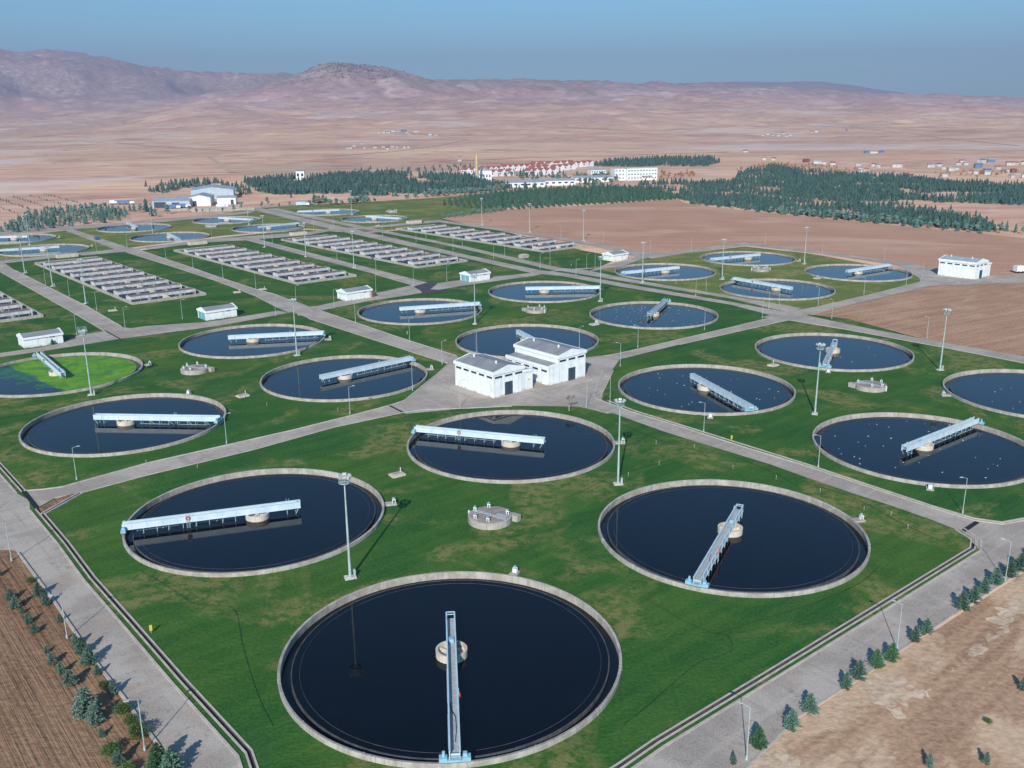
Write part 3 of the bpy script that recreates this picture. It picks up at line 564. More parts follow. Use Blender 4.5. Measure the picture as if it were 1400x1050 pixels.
def bridge_parts():
    out = []; x0, x1 = -6.7, 19.9; zb, zt = .98, 1.92
    for sgn in (-1, 1):
        g = MB(); y = .5*sgn; g.box(x0, x1, y-.03, y+.03, zb, zt)
        out.append(('girder', g.mesh('girder', M['steelside']), []))
        t = MB(); t.box(x0-.02, x1+.02, y-.085, y+.085, zt, zt+.05); t.box(x0-.02, x1+.02, y-.085, y+.085, zb-.05, zb)
        k = x0+1.1
        while k < x1: t.box(k-.02, k+.02, y+sgn*.03, y+sgn*.07, zb, zt); k += 2.2
        out[-1][2].append(('flange', t.mesh('flange', M['steel'])))
    d = MB(); d.box(x0+.3, x1-.1, -.46, .46, zb+.18, zb+.24); out.append(('walkway', d.mesh('walkway', M['deck']), []))
    for q in ((x0-.06, x0+.02, -.5, .5, zt-.05, zt+.05), (x0+.45, x0+.53, -.47, .47, zt-.08, zt), (x1-.35, x1-.27, -.47, .47, zb+.3, zb+.5)): out.append(('cross_bar', MB().box(*q).mesh('cross_bar', M['steel']), []))
    # end carriage on the rim
    e = MB()
    e.box(19.45, 20.05, -1.3, 1.3, .80, 1.02); e.box(19.4, 20.1, -1.55, -.75, .86, 1.3); e.box(19.4, 20.1, .75, 1.55, .86, 1.3); e.box(19.5, 19.95, .8, 1.2, 1.3, 1.65); e.tube((19.7, -1.1, 1.3), (19.7, -1.1, 1.85), .16)
    ww = []
    for y in (-1.15, 1.15): ww.append(('wheel', MB().tube((19.8, y-.12, .83), (19.8, y+.12, .83), .18, n=14).mesh('wheel', M['black'], 40)))
    out.append(('end_carriage', e.mesh('end_carriage', M['cyan'], 40), ww))
    # hanging scraper arms
    for x, dx in ((-4.6, 0), (3.4, 0), (5.2, .5), (7.3, 0), (9.2, .4), (11.2, 0), (13.2, .5), (15.0, 0), (16.9, .4)):
        a = MB()
        for y in (-.42, .42): a.tube((x, y, zb), (x+dx*.4, y, WL-.1), .05, n=6)
        a.tube((x, -.42, .1), (x, .42, .1), .04, n=6)
        if dx: a.tube((x, -.42, zb), (x+1.1, -.42, WL+.1), .04, n=6)
        out.append(('scraper_arm', a.mesh('scraper_arm', M['galv'], 40), []))
    for q in (((3.2, -.6, .25), (9.5, -.6, .22), .045), ((11.5, -.6, .2), (17.6, -.6, .18), .045), ((-6.4, -.5, zb), (-5.9, -.5, WL), .06), ((-6.4, .5, zb), (-5.9, .5, WL), .06)): out.append(('scum_pipe', MB().tube(*q, n=6).mesh('scum_pipe', M['galv'], 40), []))
    l = MB()
    for x in (10.2, 10.62): l.tube((x, .62, WL), (x, .62, zt+.5), .035, n=6)
    for k in range(8): l.tube((10.2, .62, WL+.15+k*.3), (10.62, .62, WL+.15+k*.3), .025, n=5)
    ring = MB(); n = 16; prof = [(.27+.075*math.cos(t*math.pi/3), .075*math.sin(t*math.pi/3)) for t in range(6)]
    ring.lathe(prof, 16); ring.xf(Matrix.Translation((10.4, .72, zt-.25)) @ Matrix.Rotation(R(90), 4, 'X'))
    out.append(('ladder', l.mesh('ladder', M['galv'], 40), [('life_ring', ring.mesh('life_ring', M['red'], 60))]))
    for x in (-5.0, -4.6): out.append(('guide_post', MB().tube((x, -.55, zb), (x, -.55, zt+.45), .035, n=6).mesh('guide_post', M['galv']), []))
    r = MB(); r.box(-1.3, -.6, -.3, .3, 1.25, 1.75); out.append(('control_cabinet', r.mesh('control_cabinet', M['cyan']), []))
    c = MB(); pts = [(17.5, .1, 1.26), (15.5, .25, 1.27), (13.5, .2, 1.27), (12.5, -.15, 1.27), (11, -.3, 1.27)]
    for a, bq in zip(pts, pts[1:]): c.tube(a, bq, .04, n=6)
    out.append(('power_cable', c.mesh('power_cable', M['black'], 60), []))
    return out
bridge_p = bridge_parts()
for key, c, end, lab in TANKS:
    t = thing('settling_tank', 'round settling tank '+lab, 'settling tank', c, R(random.uniform(0, 25)), 'round settling tanks')
    for nm, me in tank_parts:
        o = bpy.data.objects.new(nm, me); COL.objects.link(o); o.parent = t
    a = math.atan2(end[1]-c[1], end[0]-c[0])
    b = thing('scraper_bridge', 'scraper bridge on the tank '+lab.replace('with a mast before its bridge', 'with a mast in front'), 'scraper bridge', c, a, 'scraper bridges')
    for nm, me, sub in bridge_p:
        o = bpy.data.objects.new(nm, me); COL.objects.link(o); o.parent = b
        for n2, m2 in sub:
            s2 = bpy.data.objects.new(n2, m2); COL.objects.link(s2); s2.parent = o
    if key == 't6':
        t.rotation_euler = (0, 0, 0)
        def edge_arc(p, q):                                    # along the weir from p to q, clockwise seen from above
            a0, a1 = (math.atan2(w[1]-c[1], w[0]-c[0]) for w in (p, q))
            while a1 > a0: a1 -= 2*math.pi
            return [(18.40*math.cos(a0+(a1-a0)*k/80), 18.40*math.sin(a0+(a1-a0)*k/80)) for k in range(81)]
        def ragged(pl, amp, seed):
            rng = random.Random(seed); o_ = []
            for p, q in zip(pl, pl[1:]):
                n = max(2, int(math.hypot(p[0]-q[0], p[1]-q[1])/.35))
                for k in range(n):
                    u = k/n; x = p[0]+(q[0]-p[0])*u; y = p[1]+(q[1]-p[1])*u
                    w1 = float(fbm(np.array(x*.5), np.array(y*.5), seed))-.48; w2 = float(fbm(np.array(x*.5+40), np.array(y*.5), seed))-.48; o_.append((x-c[0]+w1*amp, y-c[1]+w2*amp))
            return o_
        near = [(-105.39,210.20),(-109.12,213.05),(-112.57,216.27),(-116.40,220.90),(-119.18,223.65),(-122.04,226.12),(-125.71,228.66),(-128.32,231.58),(-128.66,235.22),(-127.86,238.18),(-126.82,241.58)]
        o = sheet('duckweed_film', edge_arc(near[-1], near[0])+ragged(near, 3.5, 3), [], WL+.006, M['algae']); del o['kind']; o.parent = t
        far = [(-106.86,211.15),(-111.33,214.04),(-115.48,218.27),(-118.92,221.64),(-121.79,223.06),(-124.74,222.49),(-129.87,223.99),(-134.01,229.63),(-133.31,236.12),(-129.41,239.75),(-127.41,241.99)]
        o = sheet('thin_duckweed', edge_arc(far[-1], far[0])+ragged(far, 6, 8), [], WL+.003, M['algae2']); del o['kind']; o.parent = t
        for k in range(14):
            q_ = far[1+k % 8]; rr = random.uniform(.5, 1.6); x, y = q_[0]-c[0]+random.uniform(-2.5, 2.5), q_[1]-c[1]+random.uniform(-2.5, 2.5)
            if math.hypot(x, y) < 16.4: o = sheet('duckweed_patch', [(x+rr*1.6*math.cos(a_)*(1+.3*math.sin(3*a_+k)), y+rr*math.sin(a_)) for a_ in np.linspace(0, 6.1, 20)], [], WL+.008+.0005*k, M['algae2']); del o['kind']; o.parent = t

# ------------------------------------------------------------ splitter chambers, valve slabs, inspection slabs
def chamber(name, label, cat, loc, group, rot):
    t = thing(name, label, cat, loc, rot, group)
    w = MB(); w.lathe([(0.01, 1.05), (3.25, 1.05), (3.45, 1.0), (3.45, 0), (0.01, 0)], 56); w.build('drum_wall', M['conc'], t, 35)
    d = MB(); d.disk(3.1, 1.06, 56); d.build('deck', M['conctop'], t)
    s = MB(); s.box(-3.0, 3.0, -.3, .3, 1.05, 1.12); s.box(.8, 2.6, .5, 1.2, 1.05, 1.10); s.build('channel_cover', M['deck'], t)
    b = MB(); b.prism([(2.6, 1.7), (3.9, 1.9), (3.9, 2.9), (2.6, 2.9), (1.6, 2.6)], 0, 1.0); b.build('side_box', M['conc'], t)
    p = MB(); p.box(-3.62, -3.4, -.9, -.7, 0, 1.2); p.build('cable_duct', M['whitep'], t)
    for a in (35, 130, 185, 250, 300):
        v = MB(); x, y = 2.75*math.cos(R(a)), 2.75*math.sin(R(a))
        for dx in (-.2, .2): v.box(x+dx-.05, x+dx+.05, y-.05, y+.05, 1.06, 1.6)
        v.box(x-.3, x+.3, y-.08, y+.08, 1.55, 1.68)
        hw = v.build('sluice_gate', M['whitep'], t)
        h = MB(); h.tube((x, y, 1.68), (x, y, 2.0), .04, n=6); h.tube((x, y, 1.9), (x, y, 1.95), .2, n=12); h.build('handwheel', M['cyan'], hw, 40)
    return freeze(t)
chs = [((-3.63,135.19), 'between the four nearest tanks'), ((-79.10,225.75), 'right of the algae covered tank'), ((7.96,295.42), 'behind the twin white pump buildings'),
       ((82.26,205.98), 'in the right group of tanks on the lawn'), ((99.72,371.61), 'among the four tanks near the lone white building'), ((-171.11,541.04), 'among the four far tanks before the grey factory'), ((-76.42,615.02), 'on the far yellow lawn beside the last tanks')]
c0 = None
for loc, lab in chs:
    L = 'low round concrete splitter drum '+lab
    if c0 is None: c0 = chamber('splitter_chamber', L, 'splitter chamber', loc, 'splitter chambers', R(-35))
    else: dup(c0, loc, R(-35+random.choice((0, 20, 160))), L)
def slab(label, loc, rot):
    t = thing('inspection_chamber', label, 'inspection chamber', loc, rot, 'inspection slabs in the grass')
    MB().box(-1.25, 1.25, -.95, .95, 0, .32).build('plinth', M['pier'], t); MB().box(-.85, .7, -.5, .55, .32, .5).build('cover', M['conc'], t)
    MB().tube((1.05, .7, .32), (1.05, .7, 1.1), .06, n=8).build('marker_post', M['whitep'], t); return freeze(t)
sl = [((-20.46,154.70), 'between the three nearest left tanks'), ((-61.24,203.90), 'between the two left tanks beside the splitter chamber'), ((65.49,226.57), 'between two tanks right of the pump buildings'), ((24.79,275.33), 'beside the tank dotted with gulls, behind the pump buildings'),
      ((116.02,351.94), 'between two tanks near the lone white building'), ((-130.99,302.47), 'on the grass in front of the left aeration basin'), ((-98.81,333.47), 'beside the road between two aeration basins'), ((-90.96,338.90), 'near a lamp before the middle aeration basin'), ((-175.41,447.58), 'by the far left tanks'), ((-75.88,537.57), 'beside the far road crossing')]
s0 = None
for loc, lab in sl:
    L = 'low inspection slab '+lab
    if s0 is None: s0 = slab(L, loc, R(35))
    else: dup(s0, loc, R(35+random.uniform(-8, 8)), L)
def valve(label, loc, rot):
    t = thing('valve_pad', label, 'valve pad', loc, rot, 'valve pads beside the tanks')
    MB().box(-1.0, 1.0, -.6, .6, 0, .30).build('slab', M['conc'], t)
    f = MB(); f.box(.3, .38, -.3, .3, .3, .95); f.box(.74, .82, -.3, .3, .3, .95); f.box(.3, .82, -.33, .33, .85, .95); f.build('gate_frame', M['whitep'], t)
    MB().tube((.56, 0, .95), (.56, 0, 1.3), .05, n=8).tube((.56, 0, 1.15), (.56, 0, 1.2), .2, n=12).build('handwheel', M['cyan'], t, 40); return freeze(t)
vl = [((0.18,117.43), 't1'), ((-20.17,141.82), 't2'), ((54.04,134.00), 't4'), ((20.80,170.43), 't3'), ((-19.71,225.89), 't8'), ((-57.12,258.58), 't7'), ((-73.78,207.16), 't5'), ((-94.38,231.89), 't6'), ((71.00,148.55), 't15'), ((41.66,188.11), 't13'), ((77.93,222.00), 't14'), ((22.81,275.40), 't12'), ((98.87,199.70), 't16'), ((-239.02,496.68), 'g2'), ((-205.93,460.93), 'g1'), ((120.40,395.34), 't18')]
v0 = None; td = {t[0]: t for t in TANKS}
for loc, k in vl:
    L = 'valve pad at the tank '+td[k][3].replace('with a mast before its bridge', 'with a mast in front'); c = td[k][1]; a = math.atan2(loc[1]-c[1], loc[0]-c[0]); loc = (c[0]+21.05*math.cos(a), c[1]+21.05*math.sin(a))
    if v0 is None: v0 = valve(L, loc, a)
    else: dup(v0, loc, a, L)

# ------------------------------------------------------------ aeration basins
UA, VA = R(40.2), R(129.4)
def basin_parts(W, Ln):
    th = VA-UA; k = math.cos(th); out = []           # local x along the short side, y along the long side (nearly square angle)
    w = MB(); z = .9
    w.box(0, W, 0, .45, 0, z); w.box(0, W, Ln-.45, Ln, 0, z); w.box(0, .45, .45, Ln-.45, 0, z-.004); w.box(W-.45, W, .45, Ln-.45, 0, z-.004)
    out.append(('basin_wall', w.mesh('basin_wall', M['conc']), []))
    a = MB(); a.box(.45, W-.45, .45, Ln-.45, .02, .16); out.append(('water', a.mesh('water', M['basinwater']), []))
    N = 9; pit = (Ln-6)/N; rr = random.Random(11)
    mid = W*.5
    for i in range(N):
        y = 4.2+pit*i
        b = MB(); b.box(1.2, W-2.4, y, y+.28, 1.0, 1.95); b.box(1.2, W-2.4, y+3.9, y+4.18, 1.0, 1.95); b.box(.9, 1.2, y-.05, y+4.23, .0, 1.98); b.box(W-2.4, W-2.1, y, y+4.18, .1, 1.97)
        kk = 1.2+3.1
        while kk < W-3: b.box(kk-.05, kk+.05, y-.08, y, .3, 1.97); kk += 3.1
        tp = MB(); tp.box(1.2, W-2.4, y+.14, y+4.05, 1.90, 1.965)
        out.append(('channel_beam', b.mesh('channel_beam', M['lanewall']), [('catwalk', tp.mesh('catwalk', M['catwalk']))]))
        p = MB(); p.extr_y([(mid-1.1, .1), (mid+1.6, .1), (mid-.3, 1.6), (mid-.9, 1.6)], y-1.5, y-.1)
        if i < 3 or rr.random() < .35: out.append(('ramp_wall', p.mesh('ramp_wall', M['pier']), []))
        for xx in (W*.27, W*.68):
            mx = MB(); xx += rr.uniform(-.8, .8); mx.box(xx-.35, xx+.35, y-1.4, y-.9, .1, .95); mx.tube((xx, y-1.15, .9), (xx, y-1.15, 1.6), .16, n=8); mx.box(xx-.9, xx+.9, y-1.05, y-.95, .8, .95)
            out.append(('mixer', mx.mesh('mixer', M['galv'], 40), []))
    pm = MB(); pm.box(.45, W-.45, .45, 1.9, .0, .5); out.append(('settled_ledge', pm.mesh('settled_ledge', M['conctop']), []))
    return out
bp = basin_parts(26.0, 121.0)
fl1 = (-149.40,293.52); uu = (math.cos(UA), math.sin(UA))
basins = [((fl1[0]-26*uu[0], fl1[1]-26*uu[1]), 'cut off by the left edge of the photo'), ((-128.24,312.11), 'in the left middle between two service roads'), ((-80.57,348.62), 'in the middle, behind the hut with three small end windows'),
          ((-38.50,384.62), 'beside the pair of parallel roads'), ((14.71,427.16), 'along the edge of the pink harrowed field')]
for loc, lab in basins:
    t = thing('aeration_basin', 'long concrete aeration basin '+lab, 'aeration basin', loc, UA, 'aeration basins')
    for nm, me, sub in bp:
        o = bpy.data.objects.new(nm, me); COL.objects.link(o); o.parent = t
        for n2, m2 in sub:
            s2 = bpy.data.objects.new(n2, m2); COL.objects.link(s2); s2.parent = o
bx = [((-201.75,425.59), 'left'), ((-155.36,465.66), 'middle'), ((-112.81,500.29), 'parallel roads'), ((-56.35,550.77), 'pink field')]
for loc, lab in bx:
    t = thing('inlet_box', 'concrete inlet box at the far end of basin '+{'left': 'in the left middle', 'middle': 'behind the end windowed hut', 'parallel roads': 'beside the parallel roads', 'pink field': 'along the pink field'}[lab], 'inlet box', loc, UA, 'inlet boxes')
    MB().box(-4.5, 4.5, -1.5, 1.5, 0, 1.5).build('chamber', M['pier'], t); MB().box(-4.2, 4.2, -1.2, 1.2, 1.5, 1.58).build('cover', M['conc'], t)

# ------------------------------------------------------------ white plant buildings
def windows(t, spots):
    """spots: (x0, x1, y, z0, z1, face) on the u=0 ('L') or v=0 ('F') wall"""
    for a, b, z0, z1, face in spots:
        g = MB(); f = MB()
        if face == 'F': g.box(a, b, -.03, .05, z0, z1); f.box(a-.08, b+.08, -.07, .0, z0-.1, z0); f.box(a-.08, b+.08, -.07, .0, z1, z1+.07)
        else: g.box(-.03, .05, a, b, z0, z1); f.box(-.07, .0, a-.08, b+.08, z0-.1, z0); f.box(-.07, .0, a-.08, b+.08, z1, z1+.07)
        w = g.build('window', M['glass_dark'], t); f.build('frame', M['fascia'], w)
def pump_house(label, loc, W, D, eave, annex_side, annexW, annexH, mat='white', roofm='roof', ext=0):
    t = thing('pump_house', label, 'building', loc, UA, None)
    x0 = annexW if annex_side < 0 else 0; x1 = x0+W
    w = MB(); rise = .9
    w.extr_y([(x0, 0), (x1, 0), (x1, eave), ((x0+x1)/2, eave+rise), (x0, eave)], 0, D)
    w.build('wall', M[mat], t)
    gr = MB()
    for k in range(1, 3): gr.box(x0+W*k/3-.04, x0+W*k/3+.04, -.035, .0, .0, eave-.1)
    if annex_side > 0:
        for k in range(1, 5): gr.box(-.035, .0, D*k/5-.04, D*k/5+.04, 0, eave-.1)
    gr.box(x0-.0, x1, -.04, -.0, eave-.72, eave-.66); 
    gr.build('wall_joints', M['fascia'], t)
    fa = MB(); fz0, fz1 = eave-.62, eave+.12
    fa.box(x0-.25, x0+.05, -.25, D+.25, fz0, fz1); fa.box(x1-.05, x1+.25, -.25, D+.25, fz0, fz1)
    for y0, y1 in ((-.25, .02), (D-.02, D+.25)):
        fa.extr_y([(x0+.05, fz0), (x1-.05, fz0), (x1-.05, fz1), ((x0+x1)/2, eave+rise+.25), (x0+.05, fz1)], y0, y1)
    fa.build('fascia', M['fascia'], t)
    r = MB(); r.extr_y([(x0+.06, eave+.02), ((x0+x1)/2, eave+rise+.02), (x1-.06, eave+.02), (x1-.06, eave+.10), ((x0+x1)/2, eave+rise+.12), (x0+.06, eave+.10)], .03, D-.03)
    rf = r.build('roof', M[roofm], t)
    for xx, yy in ((x0+W*.42, D*.25), (x0+W*.42, D*.82)):
        v = MB(); zz = eave+rise*.85; v.tube((xx, yy, zz), (xx, yy, zz+.55), .22, n=10); v.lathe([(.01, .75), (.40, .55), (.36, .5), (.01, .5)], 12); n = len(v.v)-48
        v.xf(Matrix.Translation((xx, yy, zz)), n); v.build('roof_vent', M['whitep'], rf, 40)
    a0, a1 = (x1, x1+annexW) if annex_side > 0 else (0, annexW)
    an = MB(); lo, hi = annexH, annexH+.35
    za0, za1 = (hi, lo) if annex_side > 0 else (lo, hi)
    an.extr_y([(a0, 0), (a1, 0), (a1, za1), (a0, za0)], .15 if annex_side > 0 else 0.0, D-.3)
    ax = an.build('annex', M[mat], t)
    ar = MB(); ar.extr_y([(a0, za0+.0), (a1, za1), (a1, za1+.08), (a0, za0+.08)], .4, D-.5); ar.build('annex_roof', M[roofm], ax)
    af = MB(); 
    ex = a1 if annex_side > 0 else a0
    af.box(ex-.2, ex+.2, -.1, D-.2, lo-.45, lo+.22); af.extr_y([(a0, za0-.45), (a1, za1-.45), (a1, za1+.22), (a0, za0+.22)], -.1, .42); af.build('annex_fascia', M['fascia'], ax)
    zw = eave-1.55
    sp = [(x0+W*(k+.5)/3-1.05, x0+W*(k+.5)/3+1.05, zw, zw+.5, 'F') for k in range(3)]
    if annex_side > 0: sp += [(D*(k+.5)/5-.95, D*(k+.5)/5+.95, zw, zw+.5, 'L') for k in range(5)]
    else: sp += [(D*(k+.5)/5-.95, D*(k+.5)/5+.95, annexH-1.3, annexH-.8, 'L') for k in range(5)]
    windows(t, sp)
    dm = x0+W*.5; d = MB(); d.box(dm-1.15, dm+1.15, -.04, .05, 0, 3.1); dd = d.build('door', M['door'], t)
    MB().box(dm-.03, dm+.03, -.06, -.04, 0, 3.1).build('door_seam', M['black'], dd)
    v = MB(); vx = (a0+a1)/2; v.box(vx-.12, vx+.12, -.18 if annex_side > 0 else -.06, .2, 2.4, 2.65); v.build('wall_lamp', M['yellow'], ax)
    return t
pump_house('left white pump house of the twin pair, low annex on its right side', (-4.13,200.79), 8.9, 14.2, 5.9, 1, 2.9, 4.5)
pump_house('right white pump house of the twin pair, low lean-to on its left side', (8.56,210.34), 9.0, 15.6, 6.6, -1, 3.0, 4.4)
pump_house('lone white building beside the rough field at the right', (173.14,346.64), 9.6, 14.0, 6.3, 1, 3.4, 4.9, 'white', 'roofblue')
def hut(label, loc, L, D, teal, endwin):
    t = thing('service_hut', label, 'hut', loc, UA, 'small white huts along the cross road'); e, rise = 2.75, .75
    w = MB(); w.extr_x([(0, 0), (D, 0), (D, e), (D/2, e+rise), (0, e)], 0, L); w.build('wall', M['white'], t)
    r = MB(); r.extr_x([(-.1, e+.0), (D/2, e+rise+.04), (D+.1, e), (D+.1, e+.1), (D/2, e+rise+.16), (-.1, e+.1)], .16, L-.16); r.build('roof', M['roof'], t)
    f = MB(); f.box(-.2, L+.2, -.32, -.08, e-.4, e+.2); f.box(-.2, L+.2, D+.08, D+.32, e-.4, e+.2)
    for x0 in (-.2, L-.08): f.extr_x([(-.08, e-.4), (D+.08, e-.4), (D+.08, e+.2), (D/2, e+rise+.36), (-.08, e+.2)], x0, x0+.28)
    f.build('fascia', M['fascia'], t)
    d = MB(); d.box(L*.46, L*.46+1.1, -.05, .05, 0, 2.05); dd = d.build('door', M['whitep'], t); MB().box(L*.46+.9, L*.46+1.0, -.09, -.05, .95, 1.05).build('handle', M['black'], dd)
    windows(t, [(L*.46+.1, L*.46+1.25, 2.12, 2.4, 'F'), (L*.46+2.0, L*.46+3.4, 2.0, 2.4, 'F')]+([(D*k-.4, D*k+.4, 2.0, 2.35, 'L') for k in (.25, .5, .75)] if endwin else []))
    if teal:
        for k in (.12, .52): MB().box(-.05, .05, D*k, D*k+D*.36, 0, 2.3).build('end_door', M['teal'], t)
    if endwin:
        pass
hut('white hut with grey roof beside the algae covered tank, leftmost of the huts', (-134.56,251.50), 10.2, 6.2, False, False)
hut('white hut with teal end doors in front of the left aeration basin', (-95.05,285.84), 10.2, 6.2, True, False)
hut('white hut with three small windows in its end wall and a russet bush behind', (-56.34,315.91), 10.2, 6.2, False, True)
hut('white hut with teal end doors near the parallel roads', (-15.42,350.51), 9.6, 6.2, True, False)
hut('white hut with small end windows by the pink field corner, rightmost hut', (43.55,398.47), 9.2, 6.2, False, True)


# ------------------------------------------------------------ floodlight masts and street lamps
def mast(label, loc):
    t = thing('floodlight_mast', label, 'floodlight mast', loc, R(20), 'tall floodlight masts')
    MB().tube((0, 0, .25), (0, 0, 14.2), .21, .09, 12).tube((0, 0, .2), (0, 0, .35), .42, n=12).build('pole', M['galv'], t, 40)
    MB().box(-.8, .8, -.6, .6, 0, .2).build('foundation', M['pier'], t)
    MB().box(.45, .75, -.2, .2, .2, 1.15).build('control_box', M['galv'], t)
    c = MB(); c.lathe([(.5, 14.1), (.78, 14.1), (.78, 14.2), (.5, 14.2)], 16); c.lathe([(.74, 14.55), (.78, 14.55), (.78, 14.6), (.74, 14.6)], 16)
    for k in range(4): c.tube((0, 0, 14.15), (.7*math.cos(k*1.571), .7*math.sin(k*1.571), 14.15), .05, n=5)
    for k in range(6): a = k*1.047; c.tube((.76*math.cos(a), .76*math.sin(a), 14.15), (.76*math.cos(a), .76*math.sin(a), 14.6), .025, n=4)
    c.build('platform', M['galv'], t, 40)
    for k in range(6):
        a = k*math.pi/3+.3; f = MB(); f.box(-.12, .12, -.27, .27, -.2, .2); f.box(.12, .14, -.23, .23, -.17, .17); f.tube((-.1, 0, -.2), (-.25, 0, -.75), .03, n=5)
        f.xf(Matrix.Translation((.78*math.cos(a), .78*math.sin(a), 15.0)) @ Matrix.Rotation(a, 4, 'Z') @ Matrix.Rotation(R(35), 4, 'Y')); f.build('floodlight', M['lamp_head'], t)
    return freeze(t)
masts = [((-22.55,116.78), 'in the foreground, rising in front of the left foreground tank'), ((18.08,149.75), 'on the lawn between the pump house tank and cross road'), ((63.72,187.50), 'in front of the tank at the right middle'), ((104.90,221.12), 'at the right beside the rough field road'),
 ((-96.62,206.10), 'in front of the algae covered tank'), ((-57.05,241.11), 'between two tanks left of the pump houses'), ((-11.04,277.77), 'left of the middle splitter drum'), ((30.00,311.41), 'beside the tank at the crossing behind pump houses'),
 ((-198.90,381.07), 'at the left edge, far side of the left basin road'), ((-172.79,349.61), 'at the left basin, second from the front'), ((-145.36,315.36), 'at the left basin, nearest the camera'), ((-118.78,452.88), 'at the far corner between two basins'), ((-92.03,420.31), 'on the lawn left of the parallel roads, middle of three'), ((-65.17,386.95), 'on the lawn left of the parallel roads, nearest of three'),
 ((-100.40,598.95), 'by the farthest tank below the pine wood'), ((-151.70,546.83), 'by the far tank below the grey factory'), ((-193.34,508.98), 'between the two far left tanks of four'), ((-239.75,468.36), 'at the far left tank by the young conifers'),
 ((-16.28,536.72), 'on the pink field edge, farthest of three'), ((10.07,502.71), 'on the pink field edge, middle of three'), ((35.96,465.49), 'on the pink field edge, nearest of three'), ((80.00,352.14), 'left of the four tanks by the lone building'), ((121.84,387.29), 'behind the four tanks by the lone building'), ((48.88,345.75), 'before the tank by the far right hut')]
m0 = None
for loc, lab in masts:
    L = 'tall floodlight mast '+lab
    if m0 is None: m0 = mast(L, loc)
    else: dup(m0, loc, R(random.uniform(0, 90)), L)
def lamp(label, loc, rot):
    t = thing('street_lamp', label, 'street lamp', loc, rot, 'slim street lamps along the plant roads')
    MB().tube((0, 0, 0), (0, 0, 6.0), .068, .038, 8).tube((0, 0, 0), (0, 0, .5), .13, n=8).tube((0, 0, 5.95), (.85, 0, 6.2), .028, n=6).build('pole', M['galv'], t, 40)
    h = MB(); h.prism([(.75, -.05), (.85, -.12), (1.2, -.10), (1.32, 0), (1.2, .10), (.85, .12), (.75, .05)], 6.16, 6.26); h.build('lamp_head', M['lamp_head'], t); return freeze(t)
rows = [  # lamp feet, arm direction in degrees, where the row stands
 ([(-37.37,80.55),(-54.82,101.76),(-72.37,122.76)], 215, 'left service road'), ([(22.81,78.32),(45.34,97.74),(66.39,113.92)], 150, 'right service road'),
 ([(-22.99,207.40),(-34.62,190.25),(-55.69,172.17),(-76.82,153.93)], 10, 'road left of pump houses'), ([(-11.34,194.22),(16.12,193.44)], 20, 'lawn edge before pump houses'),
 ([(-17.75,230.77),(-9.31,242.59),(18.27,245.64)], 15, 'back of pump houses'), ([(21.51,196.47),(27.24,227.13)], 185, 'kerb right of pump houses'),
 ([(38.19,176.88),(54.71,156.82),(71.10,136.41)], 190, 'road between the foreground and right tanks'),
 ([(34.22,246.71),(56.37,267.20),(77.24,282.56)], 180, 'road right behind the pump houses'), ([(98.02,280.64),(116.08,254.80)], 200, 'edge of the rough field'),
 ([(63.69,319.03),(83.07,296.86),(100.66,302.06),(121.82,319.05),(143.49,336.52)], 200, 'front of the lone building tanks'), ([(68.01,322.90),(87.47,300.83)], 30, 'strip between the parallel roads at right'),
 ([(156.75,353.80),(158.95,397.24),(139.80,420.08),(121.48,447.97),(82.50,428.20),(63.26,424.70)], 250, 'pink field track'), ([(45.10,456.80),(25.61,478.88)], 230, 'pink field by the basin'),
 ([(11.95,381.83),(16.39,391.18),(25.50,364.95),(30.84,379.88),(34.50,382.49)], 10, 'crossing by the far right hut'), ([(-2.78,418.41),(-7.53,408.89),(-23.39,452.01),(-26.87,436.05),(-43.29,480.61),(-47.02,466.80),(-63.39,503.11),(-66.90,491.05)], 20, 'parallel roads'),
 ([(-24.44,353.35),(-36.47,346.84),(-48.60,332.55),(-58.59,304.75)], 0, 'cross road by the middle huts'), ([(-28.91,258.43),(-47.86,281.30)], 10, 'lawn left of the middle tanks'),
 ([(-72.79,312.16),(-74.91,292.09),(-93.79,340.51),(-113.15,365.25),(-133.50,391.61),(-153.92,417.31)], 30, 'road between the two left basins'), ([(-55.35,381.72),(-76.36,410.71),(-117.59,463.25)], 20, 'road left of the parallel roads'),
 ([(-103.47,288.87),(-117.21,277.91),(-127.49,268.08)], 10, 'cross road by the left huts'), ([(-136.76,303.90),(-157.22,329.16),(-177.37,353.74)], 25, 'left basin road'),
 ([(-221.58,410.51),(-197.28,446.46),(-187.36,458.46),(-152.25,479.24),(-109.14,522.65),(-100.57,535.84)], 20, 'far cross road by yellow grass')]
ordn = ['nearest', 'second', 'third', 'fourth', 'fifth', 'sixth', 'seventh', 'eighth']
l0 = None
for pts, ang_, lab in rows:
    pts = sorted(pts, key=lambda p: math.hypot(*p))
    for i, p in enumerate(pts):
        L = ('only' if len(pts) == 1 else 'slim street lamp, '+ordn[i])+' from the camera along the '+lab
        if l0 is None: l0 = lamp(L, p, R(ang_))
        else: dup(l0, p, R(ang_+random.uniform(-6, 6)), L)
